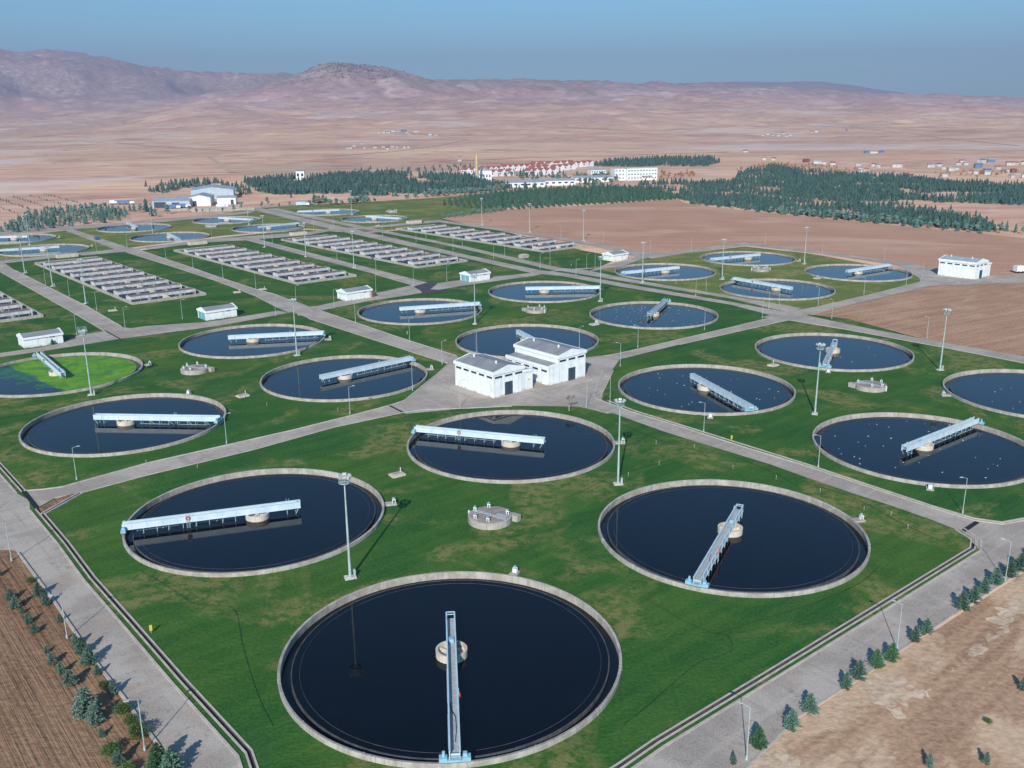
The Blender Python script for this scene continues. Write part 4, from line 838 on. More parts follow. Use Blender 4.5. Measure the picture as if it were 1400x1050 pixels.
# double headed lamp near the hut is in the row above; yellow markers on the lawns
mk0 = None
for p, lab in [((42.43,171.13), 'beside the road right of the pump house tank'), ((-30.10,263.92), 'by the road left of the middle tanks'), ((-44.88,102.77), 'beside the drain of the left service road'), ((60.93,342.07), 'before the tank by the far right hut'), ((24.95,385.86), 'at the crossing by the far right hut')]:
    if mk0 is None:
        mk0 = thing('hydrant_marker', 'yellow hydrant marker '+lab, 'marker', p, R(30), 'yellow hydrant markers')
        MB().box(-.16, .16, -.05, .05, .4, 1.15).build('plate', M['yellow'], mk0); MB().tube((-.0, .07, 0), (0, .07, 1.1), .045, n=6).build('post', M['galv'], mk0); freeze(mk0)
    else: dup(mk0, p, R(random.uniform(0, 60)), 'yellow hydrant marker '+lab)
sp0 = None
for i, p in enumerate([(27.64,169.84),(26.48,158.59),(20.29,153.41),(39.36,156.47),(34.54,167.62),(45.71,151.46),(51.42,145.46),(56.01,137.86),(60.19,130.94),(59.53,135.81),(-53.91,196.50),(-37.58,192.37),(-57.21,159.12),(-67.42,161.57)]):
    L = 'short pale sprinkler stake standing in the grass'
    if sp0 is None:
        sp0 = MB().tube((0, 0, 0), (0, 0, .6), .035, n=6).tube((0, 0, .6), (0, 0, .72), .06, n=6).build('sprinkler_stake', M['kerb'], None); tag(sp0, L, 'sprinkler', 'sprinkler stakes in the grass'); sp0.location = (p[0], p[1], 0)
    else: dup(sp0, p, 0, L)
# black irrigation hoses lying on the grass
for k, (pl, lab) in enumerate([([(11.23,83.99),(14.73,87.60),(16.20,89.44),(21.40,95.50),(24.21,96.67),(25.82,97.74),(26.36,99.32),(25.96,101.46),(24.59,101.31),(21.70,104.09),(19.06,107.73),(16.67,111.00)], 'winding black hose on the grass right of the nearest tank'), ([(24.59,101.31),(29.98,104.31),(38.03,108.15),(46.55,113.46),(52.21,119.75)], 'black hose running from the winding hose towards the right service road'),
    ([(-52.77,119.48),(-46.98,114.72),(-41.33,109.51),(-36.34,109.42),(-33.05,100.26),(-29.70,92.60),(-27.41,87.81),(-24.83,83.64)], 'black hose on the grass left of the nearest tank'), ([(18.82,191.80),(23.61,179.52),(29.59,170.62),(35.59,165.20),(40.70,163.51),(46.68,153.14),(48.73,147.11)], 'black hose beside the road right of the pump house tank'), ([(50.12,149.68),(56.61,143.18),(60.40,131.73),(64.24,125.33)], 'black hose behind the right service road tank'), ([(-9.57,138.68),(6.99,141.24),(17.89,153.81),(27.17,159.67),(37.45,167.55)], 'black hose across the lawn beside the pump house tank')]):
    m = MB(); pts = [(p[0]+random.uniform(-.15, .15), p[1]+random.uniform(-.15, .15), .05) for p in pl]; sm = []
    for a, b in zip(pts, pts[1:]):
        for j in range(6): u = j/6; sm.append((a[0]+(b[0]-a[0])*u, a[1]+(b[1]-a[1])*u, .05))
    for _ in range(4): sm = [sm[0]]+[tuple((sm[i-1][d]+2*sm[i][d]+sm[i+1][d])/4 for d in range(3)) for i in range(1, len(sm)-1)]+[sm[-1]]
    for a, b in zip(sm, sm[1:]): m.tube(a, b, .03, n=5, cap=False)
    tag(m.build('hose', M['black'], None), lab, 'hose')

# ------------------------------------------------------------ trees and shrubs
def blade(m, p, d, l, w, rng):
    d = Vector(d).normalized(); s = d.cross(Vector((rng.uniform(-1, 1), rng.uniform(-1, 1), rng.uniform(-1, 1)))).normalized()*w
    a = Vector(p); m.face([a, a+d*l*.45+s, a+d*l, a+d*l*.45-s])
def conifer_mesh(name, mat, h, rad, seed, full=1., droop=.1):
    rng = random.Random(seed); m = MB(); lev = 17
    for i in range(lev):
        u = i/(lev-1); z = h*(.10+.86*u); r = rad*((1-u)**.8)*(.55+.45*min(1, u*6+.35))*rng.uniform(.82, 1.12)+.05
        nb = max(4, int((11-6*u)*full))
        for k in range(nb):
            a = rng.uniform(0, 6.283); rr = r*rng.uniform(.7, 1.12); dz = rng.uniform(.05, .3)-droop
            for j in range(1, 7):
                t = j/6; p = (rr*t*math.cos(a), rr*t*math.sin(a), z+dz*rr*t+rng.uniform(-.04, .04))
                for s in (-1, 0, 1):
                    aa = a+s*rng.uniform(.5, 1.1); blade(m, p, (math.cos(aa), math.sin(aa), rng.uniform(-.25, .5)), h*rng.uniform(.055, .095), h*.022, rng)
    for k in range(10): blade(m, (0, 0, h*(.86+.012*k)), (rng.uniform(-.5, .5), rng.uniform(-.5, .5), 1), h*.08, h*.012, rng)
    return m.mesh(name, M[mat])
def shrub_mesh(name, mat, h, rad, seed, n=900):
    rng = random.Random(seed); m = MB(); lobes = [(rng.uniform(-.35, .35)*rad, rng.uniform(-.35, .35)*rad, h*rng.uniform(.4, .62), rng.uniform(.55, .8)) for _ in range(6)]
    for i in range(n):
        lx, ly, lz, lr = rng.choice(lobes); v = Vector((rng.gauss(0, 1), rng.gauss(0, 1), rng.gauss(0, 1))).normalized(); q = rng.uniform(.55, 1.08)*lr
        p = Vector((lx+v.x*rad*q, ly+v.y*rad*q, max(.05, lz+v.z*h*.45*q))); d = v+Vector((rng.uniform(-.8, .8), rng.uniform(-.8, .8), rng.uniform(-.3, .9))); blade(m, p, d, h*rng.uniform(.07, .13), h*.035, rng)
    return m.mesh(name, M[mat])
def trunk_mesh(h, r):
    m = MB(); m.tube((0, 0, -.05), (.03, 0, h*.5), r, r*.7, 8); m.tube((.03, 0, h*.5), (0, 0, h*.95), r*.7, r*.15, 8)
    for k in range(6): a = k*2.4; z = h*(.2+.1*k); m.tube((0, 0, z), (h*.18*math.cos(a), h*.18*math.sin(a), z+h*.05), r*.3, r*.1, 5)
    return m.mesh('trunk', M['bark'])
PROTO = {}
def tree_proto(kind, name, cat, crown, trunk, part='crown'):
    t = bpy.data.objects.new(name, None); t['category'] = cat
    PROTO[kind] = (name, cat, crown, trunk, part)
tree_proto('cedar', 'conifer_tree', 'tree', conifer_mesh('crown', 'cedar', 3.0, 1.05, 1), trunk_mesh(3.0, .09))
tree_proto('cedar2', 'conifer_tree', 'tree', conifer_mesh('crown', 'cedar', 3.0, 1.2, 2, 1.1), trunk_mesh(3.0, .09))
tree_proto('blue', 'conifer_tree', 'tree', conifer_mesh('crown', 'bluespruce', 2.6, 1.25, 3, 1.15, .0), trunk_mesh(2.6, .09))
tree_proto('bush', 'shrub', 'shrub', shrub_mesh('foliage', 'shrubgreen', 1.6, 1.0, 5), trunk_mesh(1.2, .06), 'foliage')
tree_proto('slim', 'conifer_tree', 'tree', conifer_mesh('crown', 'bluespruce', 3.0, .72, 6, .9, -.1), trunk_mesh(3.0, .08))
tree_proto('green', 'conifer_tree', 'tree', conifer_mesh('crown', 'pinegreen', 3.0, 1.15, 8, 1.1), trunk_mesh(3.0, .09))
tree_proto('russet', 'shrub', 'shrub', shrub_mesh('foliage', 'autumn', 2.6, 1.3, 9, 900), trunk_mesh(2, .08), 'foliage')
tree_proto('olivet', 'leafy_tree', 'tree', shrub_mesh('crown', 'olive', 3.4, 1.7, 12, 1000), trunk_mesh(2.6, .12))
def tree(kind, loc, sc, label, group):
    name, cat, cr, tr, part = PROTO[kind]
    t = thing(name, label, cat, loc, random.uniform(0, 6.28), group, sc)
    for nm, me in ((part, cr), ('trunk', tr)):
        o = bpy.data.objects.new(nm, me); COL.objects.link(o); o.parent = t
    return t
ORD = ['first', 'second', 'third', 'fourth', 'fifth', 'sixth', 'seventh', 'eighth', 'ninth', 'tenth', 'eleventh', 'twelfth', 'thirteenth', 'fourteenth', 'fifteenth', 'sixteenth', 'seventeenth', 'eighteenth', 'nineteenth']
KD = {'cedar': 'blue green conifer', 'cedar2': 'blue green conifer', 'blue': 'silvery blue conifer', 'bush': 'round green shrub', 'slim': 'slim silvery conifer', 'green': 'green conifer', 'russet': 'russet shrub'}
trows = [
 ('along the left service road kerb', 'trees along the left service road', [((-33.27,76.60),'cedar2',1.25),((-34.94,77.67),'green',1.2),((-38.56,82.52),'bush',1.35),((-40.27,84.58),'bush',1.0),((-42.02,86.47),'bush',1.15),((-44.35,89.91),'slim',.75),((-45.84,91.16),'bush',.8),((-47.73,93.88),'cedar',.55),((-49.64,95.98),'cedar2',1.0),((-51.38,98.00),'cedar',.95),((-52.93,99.93),'cedar',.7),((-57.48,105.58),'cedar',.5),((-61.30,109.85),'cedar',.75),((-63.27,112.20),'cedar2',.85),((-66.25,116.09),'bush',.72)]),
 ('in the outer row beside the left field', 'outer row of trees beside the left field', [((-37.78,77.07),'bush',1.0),((-39.08,78.37),'cedar',.8),((-40.49,79.70),'bush',1.15),((-42.63,82.69),'cedar',.45),((-44.24,84.88),'blue',1.1),((-45.76,86.27),'blue',1.6),((-49.96,91.78),'blue',.95),((-52.01,94.09),'cedar',.65),((-54.02,96.05),'blue',.72),((-55.81,98.54),'cedar',.4),((-59.47,103.01),'blue',.62),((-61.32,105.29),'cedar',.62),((-63.38,107.84),'cedar',.4),((-64.94,109.16),'blue',.85),((-66.65,111.28),'blue',.8),((-71.82,118.09),'cedar',.6)]),
 ('along the right service road', 'trees along the right service road', [((21.37,77.59),'slim',.5),((24.44,80.18),'green',.95),((28.60,83.03),'cedar2',.95),((31.34,85.70),'cedar2',.95),((36.62,89.95),'cedar',.85),((38.73,91.87),'cedar2',.95),((41.48,94.00),'green',.95),((43.77,95.30),'green',.95),((48.06,99.30),'cedar',.85),((50.27,101.07),'cedar2',.85),((57.27,106.72),'cedar2',1.05),((59.58,108.53),'cedar2',1.0),((62.10,110.99),'cedar',.95),((64.81,113.34),'cedar2',1.0),((67.72,115.35),'cedar2',1.0),((70.09,117.22),'cedar2',1.05),((73.30,119.80),'cedar2',1.0)])]
for lab, grp, lst in trows:
    for i, (p, k, sc) in enumerate(sorted(lst, key=lambda q: math.hypot(*q[0]))):
        tree(k, p, sc*.84, '%s, %s from the camera %s' % (KD[k], ORD[i], lab), grp)
tree('bush', (49.25,83.71), .42, 'small round shrub alone in the bare right field', None); tree('slim', (55.79,89.27), .6, 'small silvery conifer at the right edge in the bare field', None)
tree('slim', (40.20,76.92), .55, 'small silvery conifer at the bottom edge in the bare field', None); tree('slim', (45.91,77.27), .5, 'thin grey conifer near the bottom right corner', None)
tree('russet', (-48.55,322.82), 1.0, 'russet bush at the corner of the hut with end windows', None); tree('green', (-128.69,255.53), .55, 'small dark cypress before the leftmost white hut', None); tree('russet', (-8.66,357.44), .5, 'small russet shrub before the hut by the parallel roads', None)
tree('bush', (20.87,198.12), .95, 'yellow green shrub at the kerb right of the pump houses', None); tree('russet', (-51.02,548.49), .6, 'russet shrub on the far yellow lawn', None)
bt = thing('bare_tree', 'leafless young tree before the twin white pump houses', 'tree', (12.17,190.96))
rng = random.Random(4); m = MB()
def grow(p, d, l, r, k):
    q = Vector(p)+Vector(d)*l; m.tube(p, q, max(r, .022), max(r*.65, .018), 5)
    if k == 0: return
    for _ in range(3 if k > 1 else 4):
        dd = (Vector(d)+Vector((rng.uniform(-.8, .8), rng.uniform(-.8, .8), rng.uniform(-.15, .6)))).normalized(); grow(q, dd, l*rng.uniform(.6, .85), r*.6, k-1)
grow((0, 0, 1.3), (0, 0, 1), .75, .08, 5); m.build('crown', M['twig'], bt); MB().tube((0, 0, 0), (0, 0, 1.35), .075, .055, 7).build('trunk', M['pier'], bt)

def far_tree(m, x, y, z, h, r, rng, kind=0):
    """one distant tree: ragged tiers for a pine, a lobed clump for a broadleaf"""
    if kind == 0:
        a0 = rng.uniform(0, 6)
        for t in range(3):
            zb = z+h*(.08+.28*t); zt = z+h*(.50+.25*t); rr = r*(1-.27*t)*rng.uniform(.85, 1.15); n = 7; k = len(m.v)
            m.v.append((x+rng.uniform(-.1, .1)*r, y+rng.uniform(-.1, .1)*r, zt))
            for i in range(n):
                a = a0+i*6.283/n; q = rr*(1.15 if i % 2 else .72)*rng.uniform(.8, 1.2); m.v.append((x+q*math.cos(a), y+q*math.sin(a), zb+rng.uniform(-.06, .06)*h))
            for i in range(n): m.f.append([k, k+1+i, k+1+(i+1) % n]); m.mi.append(0)
    else:
        for t in range(9):
            a = rng.uniform(0, 6.283); q = rng.uniform(0, .6)*r; c = Vector((x+q*math.cos(a), y+q*math.sin(a), z+h*rng.uniform(.3, .8))); s = r*rng.uniform(.35, .6); k = len(m.v)
            for v in ((1, 0, 0), (-1, 0, 0), (0, 1, 0), (0, -1, 0), (0, 0, 1), (0, 0, -.8)): m.v.append(tuple(c+Vector(v)*s*rng.uniform(.75, 1.25)))
            for f in ((0, 2, 4), (2, 1, 4), (1, 3, 4), (3, 0, 4), (2, 0, 5), (1, 2, 5), (3, 1, 5), (0, 3, 5)): m.f.append([k+i for i in f]); m.mi.append(0)
FP = {}
for kd in range(2):
    for v in range(3):
        m = MB(); far_tree(m, 0, 0, 0, 4.5, 1.35 if kd == 0 else 1.5, random.Random(50+v+kd*7), kd); m.tube((0, 0, -.1), (0, 0, 1.2), .12, n=5)
        FP[kd, v] = m.mesh('far_pine' if kd == 0 else 'far_olive', M['pine'] if kd == 0 else M['olive'])
        g_ = MB(); g_.v = list(m.v); g_.f = list(m.f); g_.mi = list(m.mi); FP[2+kd, v] = g_.mesh('far_green', M['pinegreen'] if kd == 0 else M['autumn'])
def single(kind, loc, sc, label, group):
    o = bpy.data.objects.new({0: 'pine_tree', 1: 'leafy_tree', 2: 'pine_tree', 3: 'autumn_tree'}[kind], FP[kind, random.randrange(3)]); COL.objects.link(o)
    o.location = (loc[0], loc[1], 0 if len(loc) < 3 else loc[2]); o.rotation_euler = (0, 0, random.uniform(0, 6.28)); o.scale = (sc*random.uniform(.85, 1.15), sc*random.uniform(.85, 1.15), sc); return tag(o, label, 'tree', group)
def in_poly(p, poly): return bool(inpoly(np.array([p]), poly)[0])
def grid_pts(poly, su, sv, jit, ang, rng):
    xs = [p[0] for p in poly]; ys = [p[1] for p in poly]; cx, cy = sum(xs)/len(xs), sum(ys)/len(ys); Rm = max(math.hypot(p[0]-cx, p[1]-cy) for p in poly)
    i = np.arange(-int(Rm/su)-1, int(Rm/su)+2)*su; j = np.arange(-int(Rm/sv)-1, int(Rm/sv)+2)*sv; I, J = np.meshgrid(i, j); I = I.ravel(); J = J.ravel()
    P_ = np.stack([cx+I*math.cos(ang)-J*math.sin(ang), cy+I*math.sin(ang)+J*math.cos(ang)], 1); r_ = np.random.RandomState(rng); P_ += r_.uniform(-jit, jit, P_.shape); return P_[inpoly(P_, poly)]
# the row of young conifers and the saplings at the far left
stand = [(-286.77,521.95),(-275.73,514.69),(-263.23,532.01),(-250.77,550.55),(-234.17,580.11),(-248.89,620.24),(-263.19,640.46),(-293.05,658.12),(-299.15,643.55),(-310.05,630.02),(-304.48,589.74)]
pts = grid_pts(stand, 5.2, 6.5, 1.0, UA, 1)
for i, p in enumerate(pts): single(0 if random.random() < .7 else 1, p, random.uniform(.75, 1.35), 'dark young conifer in the dense stand at the far left road', 'conifer stand at the far left road')
sap = [(-337.84,592.36),(-320.19,630.87),(-306.03,664.45),(-321.18,710.50),(-353.87,764.75),(-382.47,781.62),(-414.78,731.57)]
pts = grid_pts(sap, 6.2, 13, .8, R(128), 2)
for i, p in enumerate(pts[:220]): single(0, p, random.uniform(.22, .5), 'small sapling in the planted rows at the far left', 'sapling rows at the far left')
for p, k, s in [((-243.79,624.46), 1, 1.6), ((-243.46,633.92), 0, 2.0), ((-227.80,600.60), 0, 1.9), ((-223.32,595.93), 1, 1.4), ((-222.10,613.44), 1, 1.6), ((-212.17,626.50), 1, 1.1), ((-207.70,626.12), 3, .9), ((-201.72,620.93), 1, .8), ((-196.80,620.51), 1, .8), ((-187.96,619.77), 1, .9), ((-184.73,633.73), 1, 1.0), ((-182.50,643.39), 1, 1.2), ((-251.55,634.61), 0, 1.4), ((-256.54,639.89), 0, 1.2), ((-170.93,652.51), 1, 1.2), ((-170.82,668.29), 1, 1.6), ((-158.60,651.42), 1, .8), ((-154.44,664.13), 1, .8)]:
    single(k, p, s, 'tree along the road in front of the grey factory', 'trees in front of the grey factory')
def wood(name, label, specs, seed):
    rng = random.Random(seed); m = MB()
    for poly, su, sv, jit, ang_, h, kind, keep in specs:
        for p in grid_pts(poly, su, sv, jit, ang_, seed+len(m.v) % 97):
            if rng.random() > keep or (name != 'plantation' and float(fbm(p[0]/34, p[1]/34, 5.)) > .565): continue
            hh = h*.86*rng.uniform(.6, 1.3); z = float(height(np.array(p[0]), np.array(p[1])))
            far_tree(m, p[0], p[1], z, hh, hh*(.29 if kind == 0 else .42), rng, kind)
    o = m.build(name, {'wood': M['pine'], 'plantation': M['youngpine'], 'olive_grove': M['olive'], 'autumn_trees': M['autumn']}[name]); return tag(o, label, 'wood', None, 'stuff')
edge = []
w1 = [(-254.10,908.64),(-217.21,955.21),(-172.77,994.36),(-104.70,997.03),(-41.51,943.44),(-25.10,871.63),(1.42,800.51),(-33.68,759.68),(-78.01,736.94),(-120.27,685.82),(-134.19,675.87),(-148.41,694.22),(-170.58,733.14),(-211.49,792.94)]
w1b = [(-142.50,665.73),(-136.40,687.33),(-99.22,726.07),(-46.25,775.36),(-4.73,801.19),(-4.57,770.93),(-75.37,711.18),(-112.16,668.37)]
wr = [(124.20,652.11),(145.56,624.52),(161.81,594.88),(177.84,571.90),(195.56,546.50),(220.82,515.56),(243.46,487.84),(257.50,493.10),(265.51,533.54),(261.90,582.02),(248.03,615.46),(224.11,642.93),(191.02,685.23),(165.55,712.39),(132.44,742.32),(122.00,698.00)]
wr2 = [(77.40,762.21),(134.85,756.10),(172.97,745.00),(197.54,709.17),(227.64,653.31),(258.37,629.45),(300.10,646.54),(337.16,622.31),(353.69,570.04),(445.86,723.01),(418.90,777.25),(376.32,814.97),(369.57,890.41),(324.78,939.02),(300.15,1028.14),(303.73,1098.89),(262.31,1033.71),(224.81,941.29),(195.76,845.21),(157.75,849.76),(110.61,837.64),(63.51,809.51)]
wr3 = [(90.20,1032.22),(150.09,1078.20),(206.08,1028.63),(228.11,987.42),(189.76,945.97),(150.68,974.16),(115.39,990.94)]
wr4 = [(97.05,1131.37),(133.25,1227.56),(199.46,1294.15),(265.88,1282.07),(260.15,1187.93),(216.73,1082.55),(168.33,1089.96),(129.19,1110.93)]
wood('wood', 'dark pine wood behind the plant reading as one mass', [(w1, 3.3, 4.0, 1.0, .3, 6.4, 0, .92), (wr, 2.9, 3.5, .9, R(-18), 4.9, 0, .95), (wr2, 3.2, 4.1, 1.0, R(-14), 5.2, 0, .94), (wr4, 4.6, 6, 1.4, .2, 6.5, 0, .9), ([(353.12,776.89),(393.24,728.61),(423.78,686.36),(479.15,778.26),(430.95,800.10),(377.77,832.26)], 5, 9, 1, R(-10), 5.0, 0, .9), ([(259.57,595.62),(286.69,616.91),(281.20,584.79),(286.43,558.96),(268.47,548.48)], 8, 9, 3, 0, 4.5, 0, .5),
  ([(-328.63,853.67),(-310.12,905.73),(-277.17,911.43),(-253.45,853.72),(-228.58,834.08),(-208.69,770.81),(-211.96,750.45),(-234.76,810.71),(-281.65,840.00),(-285.04,785.93),(-303.58,795.24)], 5, 6, 1.5, 0, 6, 0, .8), ([(-182.21,1099.11),(-118.74,1133.87),(-51.20,1170.87),(-30.77,1076.83),(-76.64,1030.07),(-105.95,1009.23),(-161.06,1016.76)], 9, 12, 2, .1, 4.5, 0, .8), ([(-47.29,1079.26),(-6.41,1131.95),(1.94,1019.07),(-26.74,930.91),(-41.51,943.44)], 8, 9, 2, .1, 5, 0, .7), ([(-5.72,995.53),(17.91,1042.59),(50.79,1064.83),(58.65,930.52),(42.58,891.86),(15.69,915.17)], 8, 9, 2, .1, 5, 0, .7), ([(-37.74,855.02),(-4.81,817.20),(51.69,819.02),(97.50,894.86),(85.24,840.61),(37.70,788.77),(-4.65,785.77)], 7, 7, 2, .1, 5.5, 0, .7)], 3)
wood('plantation', 'young plantation in straight rows beyond the pink field', [([(-49.97,662.70),(-32.24,725.83),(-4.53,763.71),(50.20,795.12),(86.36,791.12),(117.71,757.92),(126.22,691.54),(88.71,669.08),(51.22,650.82),(20.55,633.08),(0.99,622.57),(-18.41,629.10)], 2.6, 4.3, .4, R(96), 4.2, 0, .99), ([(210.76,565.09),(242.78,579.28),(263.17,564.94),(268.99,540.75),(260.04,505.91),(251.74,513.27),(231.96,532.45)], 4, 4.6, 1, 0, 4.6, 0, .85)], 5)
wood('olive_grove', 'grey green broad trees along the wood edge', [(w1b, 4.6, 4.8, 1.2, .2, 5.2, 1, .9), ([(-41.53,577.16),(-27.05,604.00),(-3.83,625.40),(-3.77,613.51),(-26.30,586.41),(-38.88,570.83)], 3.2, 3.6, .6, .3, 3.0, 1, .95), ([(163.36,583.72),(206.54,530.75),(242.02,484.86),(249.74,496.85),(211.31,543.36),(169.76,598.73)], 4, 4, 1, R(-17), 4.6, 1, .85), ([(67.20,951.10),(99.28,981.18),(106.43,855.90),(77.30,824.41),(60.92,861.34)], 9, 9, 3, 0, 6, 1, .7), ([(-20.49,974.03),(1.94,1019.07),(46.06,965.15),(63.56,899.09),(41.25,863.69),(1.67,906.82)], 10, 10, 3, 0, 5.5, 1, .6)], 7)
wood('autumn_trees', 'russet bare thickets among the pine wood and houses', [([(152.78,997.96),(192.25,1017.58),(178.66,925.59),(140.82,909.54)], 7, 7, 2, 0, 5, 1, .9), ([(242.41,1050.27),(316.16,1144.48),(348.21,1107.24),(370.16,1004.79),(388.44,919.45),(369.57,890.41),(314.76,975.29),(292.25,1056.74),(217.83,942.22)], 9, 10, 3, 0, 4, 1, .6), ([(202.35,793.87),(244.79,773.62),(249.23,716.81),(211.75,720.65),(185.79,750.68)], 6, 8, 2, 0, 2.6, 1, .6), ([(413.24,961.50),(520.82,970.45),(461.95,858.86),(391.61,848.77)], 9, 12, 3, 0, 4, 1, .5), ([(-142.15,676.60),(-136.63,717.14),(-126.50,722.41),(-119.30,680.07)], 7, 7, 2, 0, 5.5, 1, .8), ([(-80.12,757.50),(-35.59,804.60),(1.44,808.42),(-33.98,766.82)], 12, 12, 3, 0, 5, 1, .4), ([(42.13,882.27),(72.74,928.70),(67.46,860.56)], 9, 9, 2, 0, 6, 1, .6), ([(-136.12,815.70),(-123.93,912.42),(-94.64,898.98),(-94.46,780.49)], 16, 16, 5, 0, 5.5, 1, .5)], 9)
rng = random.Random(12); m = MB(); k = 0
while k < 600:
    q_ = rng.gauss(487, 52); r_ = rng.uniform(5500, 6750); x = (q_-700)/1333*r_; z = float(height(np.array(x), np.array(r_)))
    if z < 235+rng.uniform(0, 130): continue
    far_tree(m, x, r_, z-1, rng.uniform(4, 8), rng.uniform(3.5, 7), rng, 1); k += 1
tag(m.build('hill_scrub', M['drybush']), 'dark scrub dotted over the round hill', 'scrub', None, 'stuff')
# the nearest trees of the wood edge are single trees
for i, (x, y) in enumerate([(125.68,646.67),(131.96,638.31),(138.05,627.66),(144.40,617.32),(150.56,607.30),(155.51,595.41),(161.41,588.25),(167.18,581.25),(172.65,572.32),(178.57,565.65),(184.16,557.15),(189.17,548.92),(195.09,542.73),(199.82,534.91),(205.08,529.05),(210.23,523.31),(214.99,515.99),(219.24,508.90),(224.06,503.57),(228.47,496.77),(233.08,491.69),(237.28,485.20),(240.60,481.92),(247.86,487.53),(250.02,481.27),(258.17,489.91),(259.49,483.64),(260.06,477.57)]):
    single(0 if i % 3 else 1, (x, y), random.uniform(.9, 1.3), 'pine standing at the front edge of the wood by the pink field', 'front row of the wood by the pink field')

# ------------------------------------------------------------ buildings in the distance
def shed(name, label, cat, loc, rot, L, D, e, rise, wm='white', rm='roofblue', group=None, wins=0, along='x', doors=()):
    t = thing(name, label, cat, loc, rot, group)
    if along == 'x': MB().extr_x([(0, 0), (D, 0), (D, e), (D/2, e+rise), (0, e)], 0, L).build('wall', M[wm], t); r = MB().extr_x([(-.25, e-.05), (D/2, e+rise+.02), (D+.25, e-.05), (D+.25, e+.15), (D/2, e+rise+.25), (-.25, e+.15)], -.25, L+.25)
    else: MB().extr_y([(0, 0), (L, 0), (L, e), (L/2, e+rise), (0, e)], 0, D).build('wall', M[wm], t); r = MB().extr_y([(-.25, e-.05), (L/2, e+rise+.02), (L+.25, e-.05), (L+.25, e+.15), (L/2, e+rise+.25), (-.25, e+.15)], -.25, D+.25)
    r.build('roof', M[rm], t)
    for k in range(wins): MB().box(L*(k+.5)/wins-L/wins*.25, L*(k+.5)/wins+L/wins*.25, -.04, .04, e*.45, e*.75).build('window', M['glass_dark'], t)
    for a, b, h in doors: MB().box(a, b, -.06, .04, 0, h).build('door', M['door'], t)
    return freeze(t)
shed('factory_shed', 'long low grey shed at the left of the far factory', 'factory', (-247.39,656.68), R(6), 25, 22, 4.6, 1.8, 'cladding', 'roofblue', None, 0, 'x', [(1, 9, 4), (13, 18, 3.5)])
shed('factory_shed', 'white gabled factory front with a dark gate', 'factory', (-225.39,665.19), R(10), 15, 22, 6, 1.8, 'white', 'roofblue', None, 0, 'y', [(3, 5.5, 3.8)])
shed('factory_hall', 'big pale grey factory hall behind the low sheds', 'factory', (-241.59,721.12), R(14), 31, 30, 6.8, 2.2, 'cladding', 'roofblue', None, 0, 'y')
shed('factory_shed', 'white annex with a dark door at the right of the factory', 'factory', (-209.02,677.21), R(8), 13, 10, 4.8, 1.0, 'white', 'roofblue', None, 0, 'x', [(9.5, 11.5, 3.4)])
shed('gatehouse', 'dark and tan roadside building above the grey factory', 'building', (-256.86,821.00), R(5), 8, 6, 5, .3, 'stonetan', 'redbrown', None, 1)
shed('transformer_hut', 'small pale tower hut at the top of the pine wood', 'building', (-206.42,922.61), R(5), 8, 6, 9, .6, 'white', 'roof', None, 2)
for p, w, lab, mt in [((-248.23,664.58), 6, 'white truck parked before the grey factory', 'whitep'), ((-235.73,648.02), 10, 'blue tarpaulin trailer parked before the factory', 'blue'), ((-232.38,652.80), 12, 'blue open skip standing before the factory', 'blue'), ((-201.38,650.08), 8, 'white site cabin before the factory', 'whitep'), ((-283.17,683.97), 12, 'blue parked truck left of the factory', 'blue'), ((-289.83,687.37), 5, 'white tank truck left of the factory', 'whitep'), ((-149.15,661.00), 9, 'white site cabin by the far tanks', 'steel'), ((195.70,359.52), 5, 'white parked van right of the lone white building', 'whitep')]:
    t = thing('parked_truck' if 'truck' in lab or 'van' in lab else ('trailer' if 'trailer' in lab or 'skip' in lab else 'site_cabin'), lab, 'vehicle' if 'cabin' not in lab else 'cabin', p, R(10))
    MB().box(0, w*.7, 0, 2.4, .7, 2.9).build('body', M[mt], t); MB().box(w*.72, w, .1, 2.3, .7, 2.2).build('cab', M['whitep'], t)
    for x in (w*.15, w*.5, w*.86):
        for y in (.1, 2.3): MB().tube((x, y-.15, .45), (x, y+.15, .45), .45, n=10).build('wheel', M['black'], t)
for i, (p, w) in enumerate([((-218.27,639.06), 34), ((-210.68,626.37), 40), ((-229.35,632.72), 30)]):
    tag(MB().xf(Matrix()).box(0, w, 0, 1.2, 0, 1.6).build('yard_wall', M['conc']), 'long low concrete yard wall %s the grey factory' % ('just below', 'second below', 'farthest left below')[i], 'wall').matrix_world = Matrix.Translation((p[0], p[1], 0)) @ Matrix.Rotation(R(16), 4, 'Z')
# school
sc = thing('school_building', 'long white three storey school block beyond the plantation', 'school', (107.82,883.81), R(14))
MB().box(0, 30, 0, 13, 0, 11).build('wall', M['white'], sc); MB().box(-.3, 30.3, -.3, 13.3, 11, 11.5).build('roof', M['stonetan'], sc); MB().box(-11, -.01, 3, 14, 0, 10.4).build('wing', M['white'], sc)
for fz in (1.7, 5.0, 8.3):
    for k in range(10): MB().box(1.2+k*2.9, 2.9+k*2.9, -.05, .05, fz, fz+1.1).build('window', M['glass_pale'], sc)
    for k in range(3): MB().box(-10+k*3.3, -8.3+k*3.3, 2.95, 3.05, fz, fz+1.1).build('window', M['glass_pale'], sc)
MB().box(14, 24, -2.2, -.02, 4.2, 4.6).build('canopy', M['whitep'], sc)
mo = thing('mosque', 'white cubic mosque beside the tall tan minaret', 'mosque', (-29.35,900.74), R(8)); MB().box(0, 12, 0, 12, 0, 9).build('wall', M['white'], mo); MB().lathe([(.01, 12.4), (2.5, 11.8), (4.2, 10.6), (5, 9), (.01, 9)], 20, False, 6, 6).build('dome', M['roof'], mo)
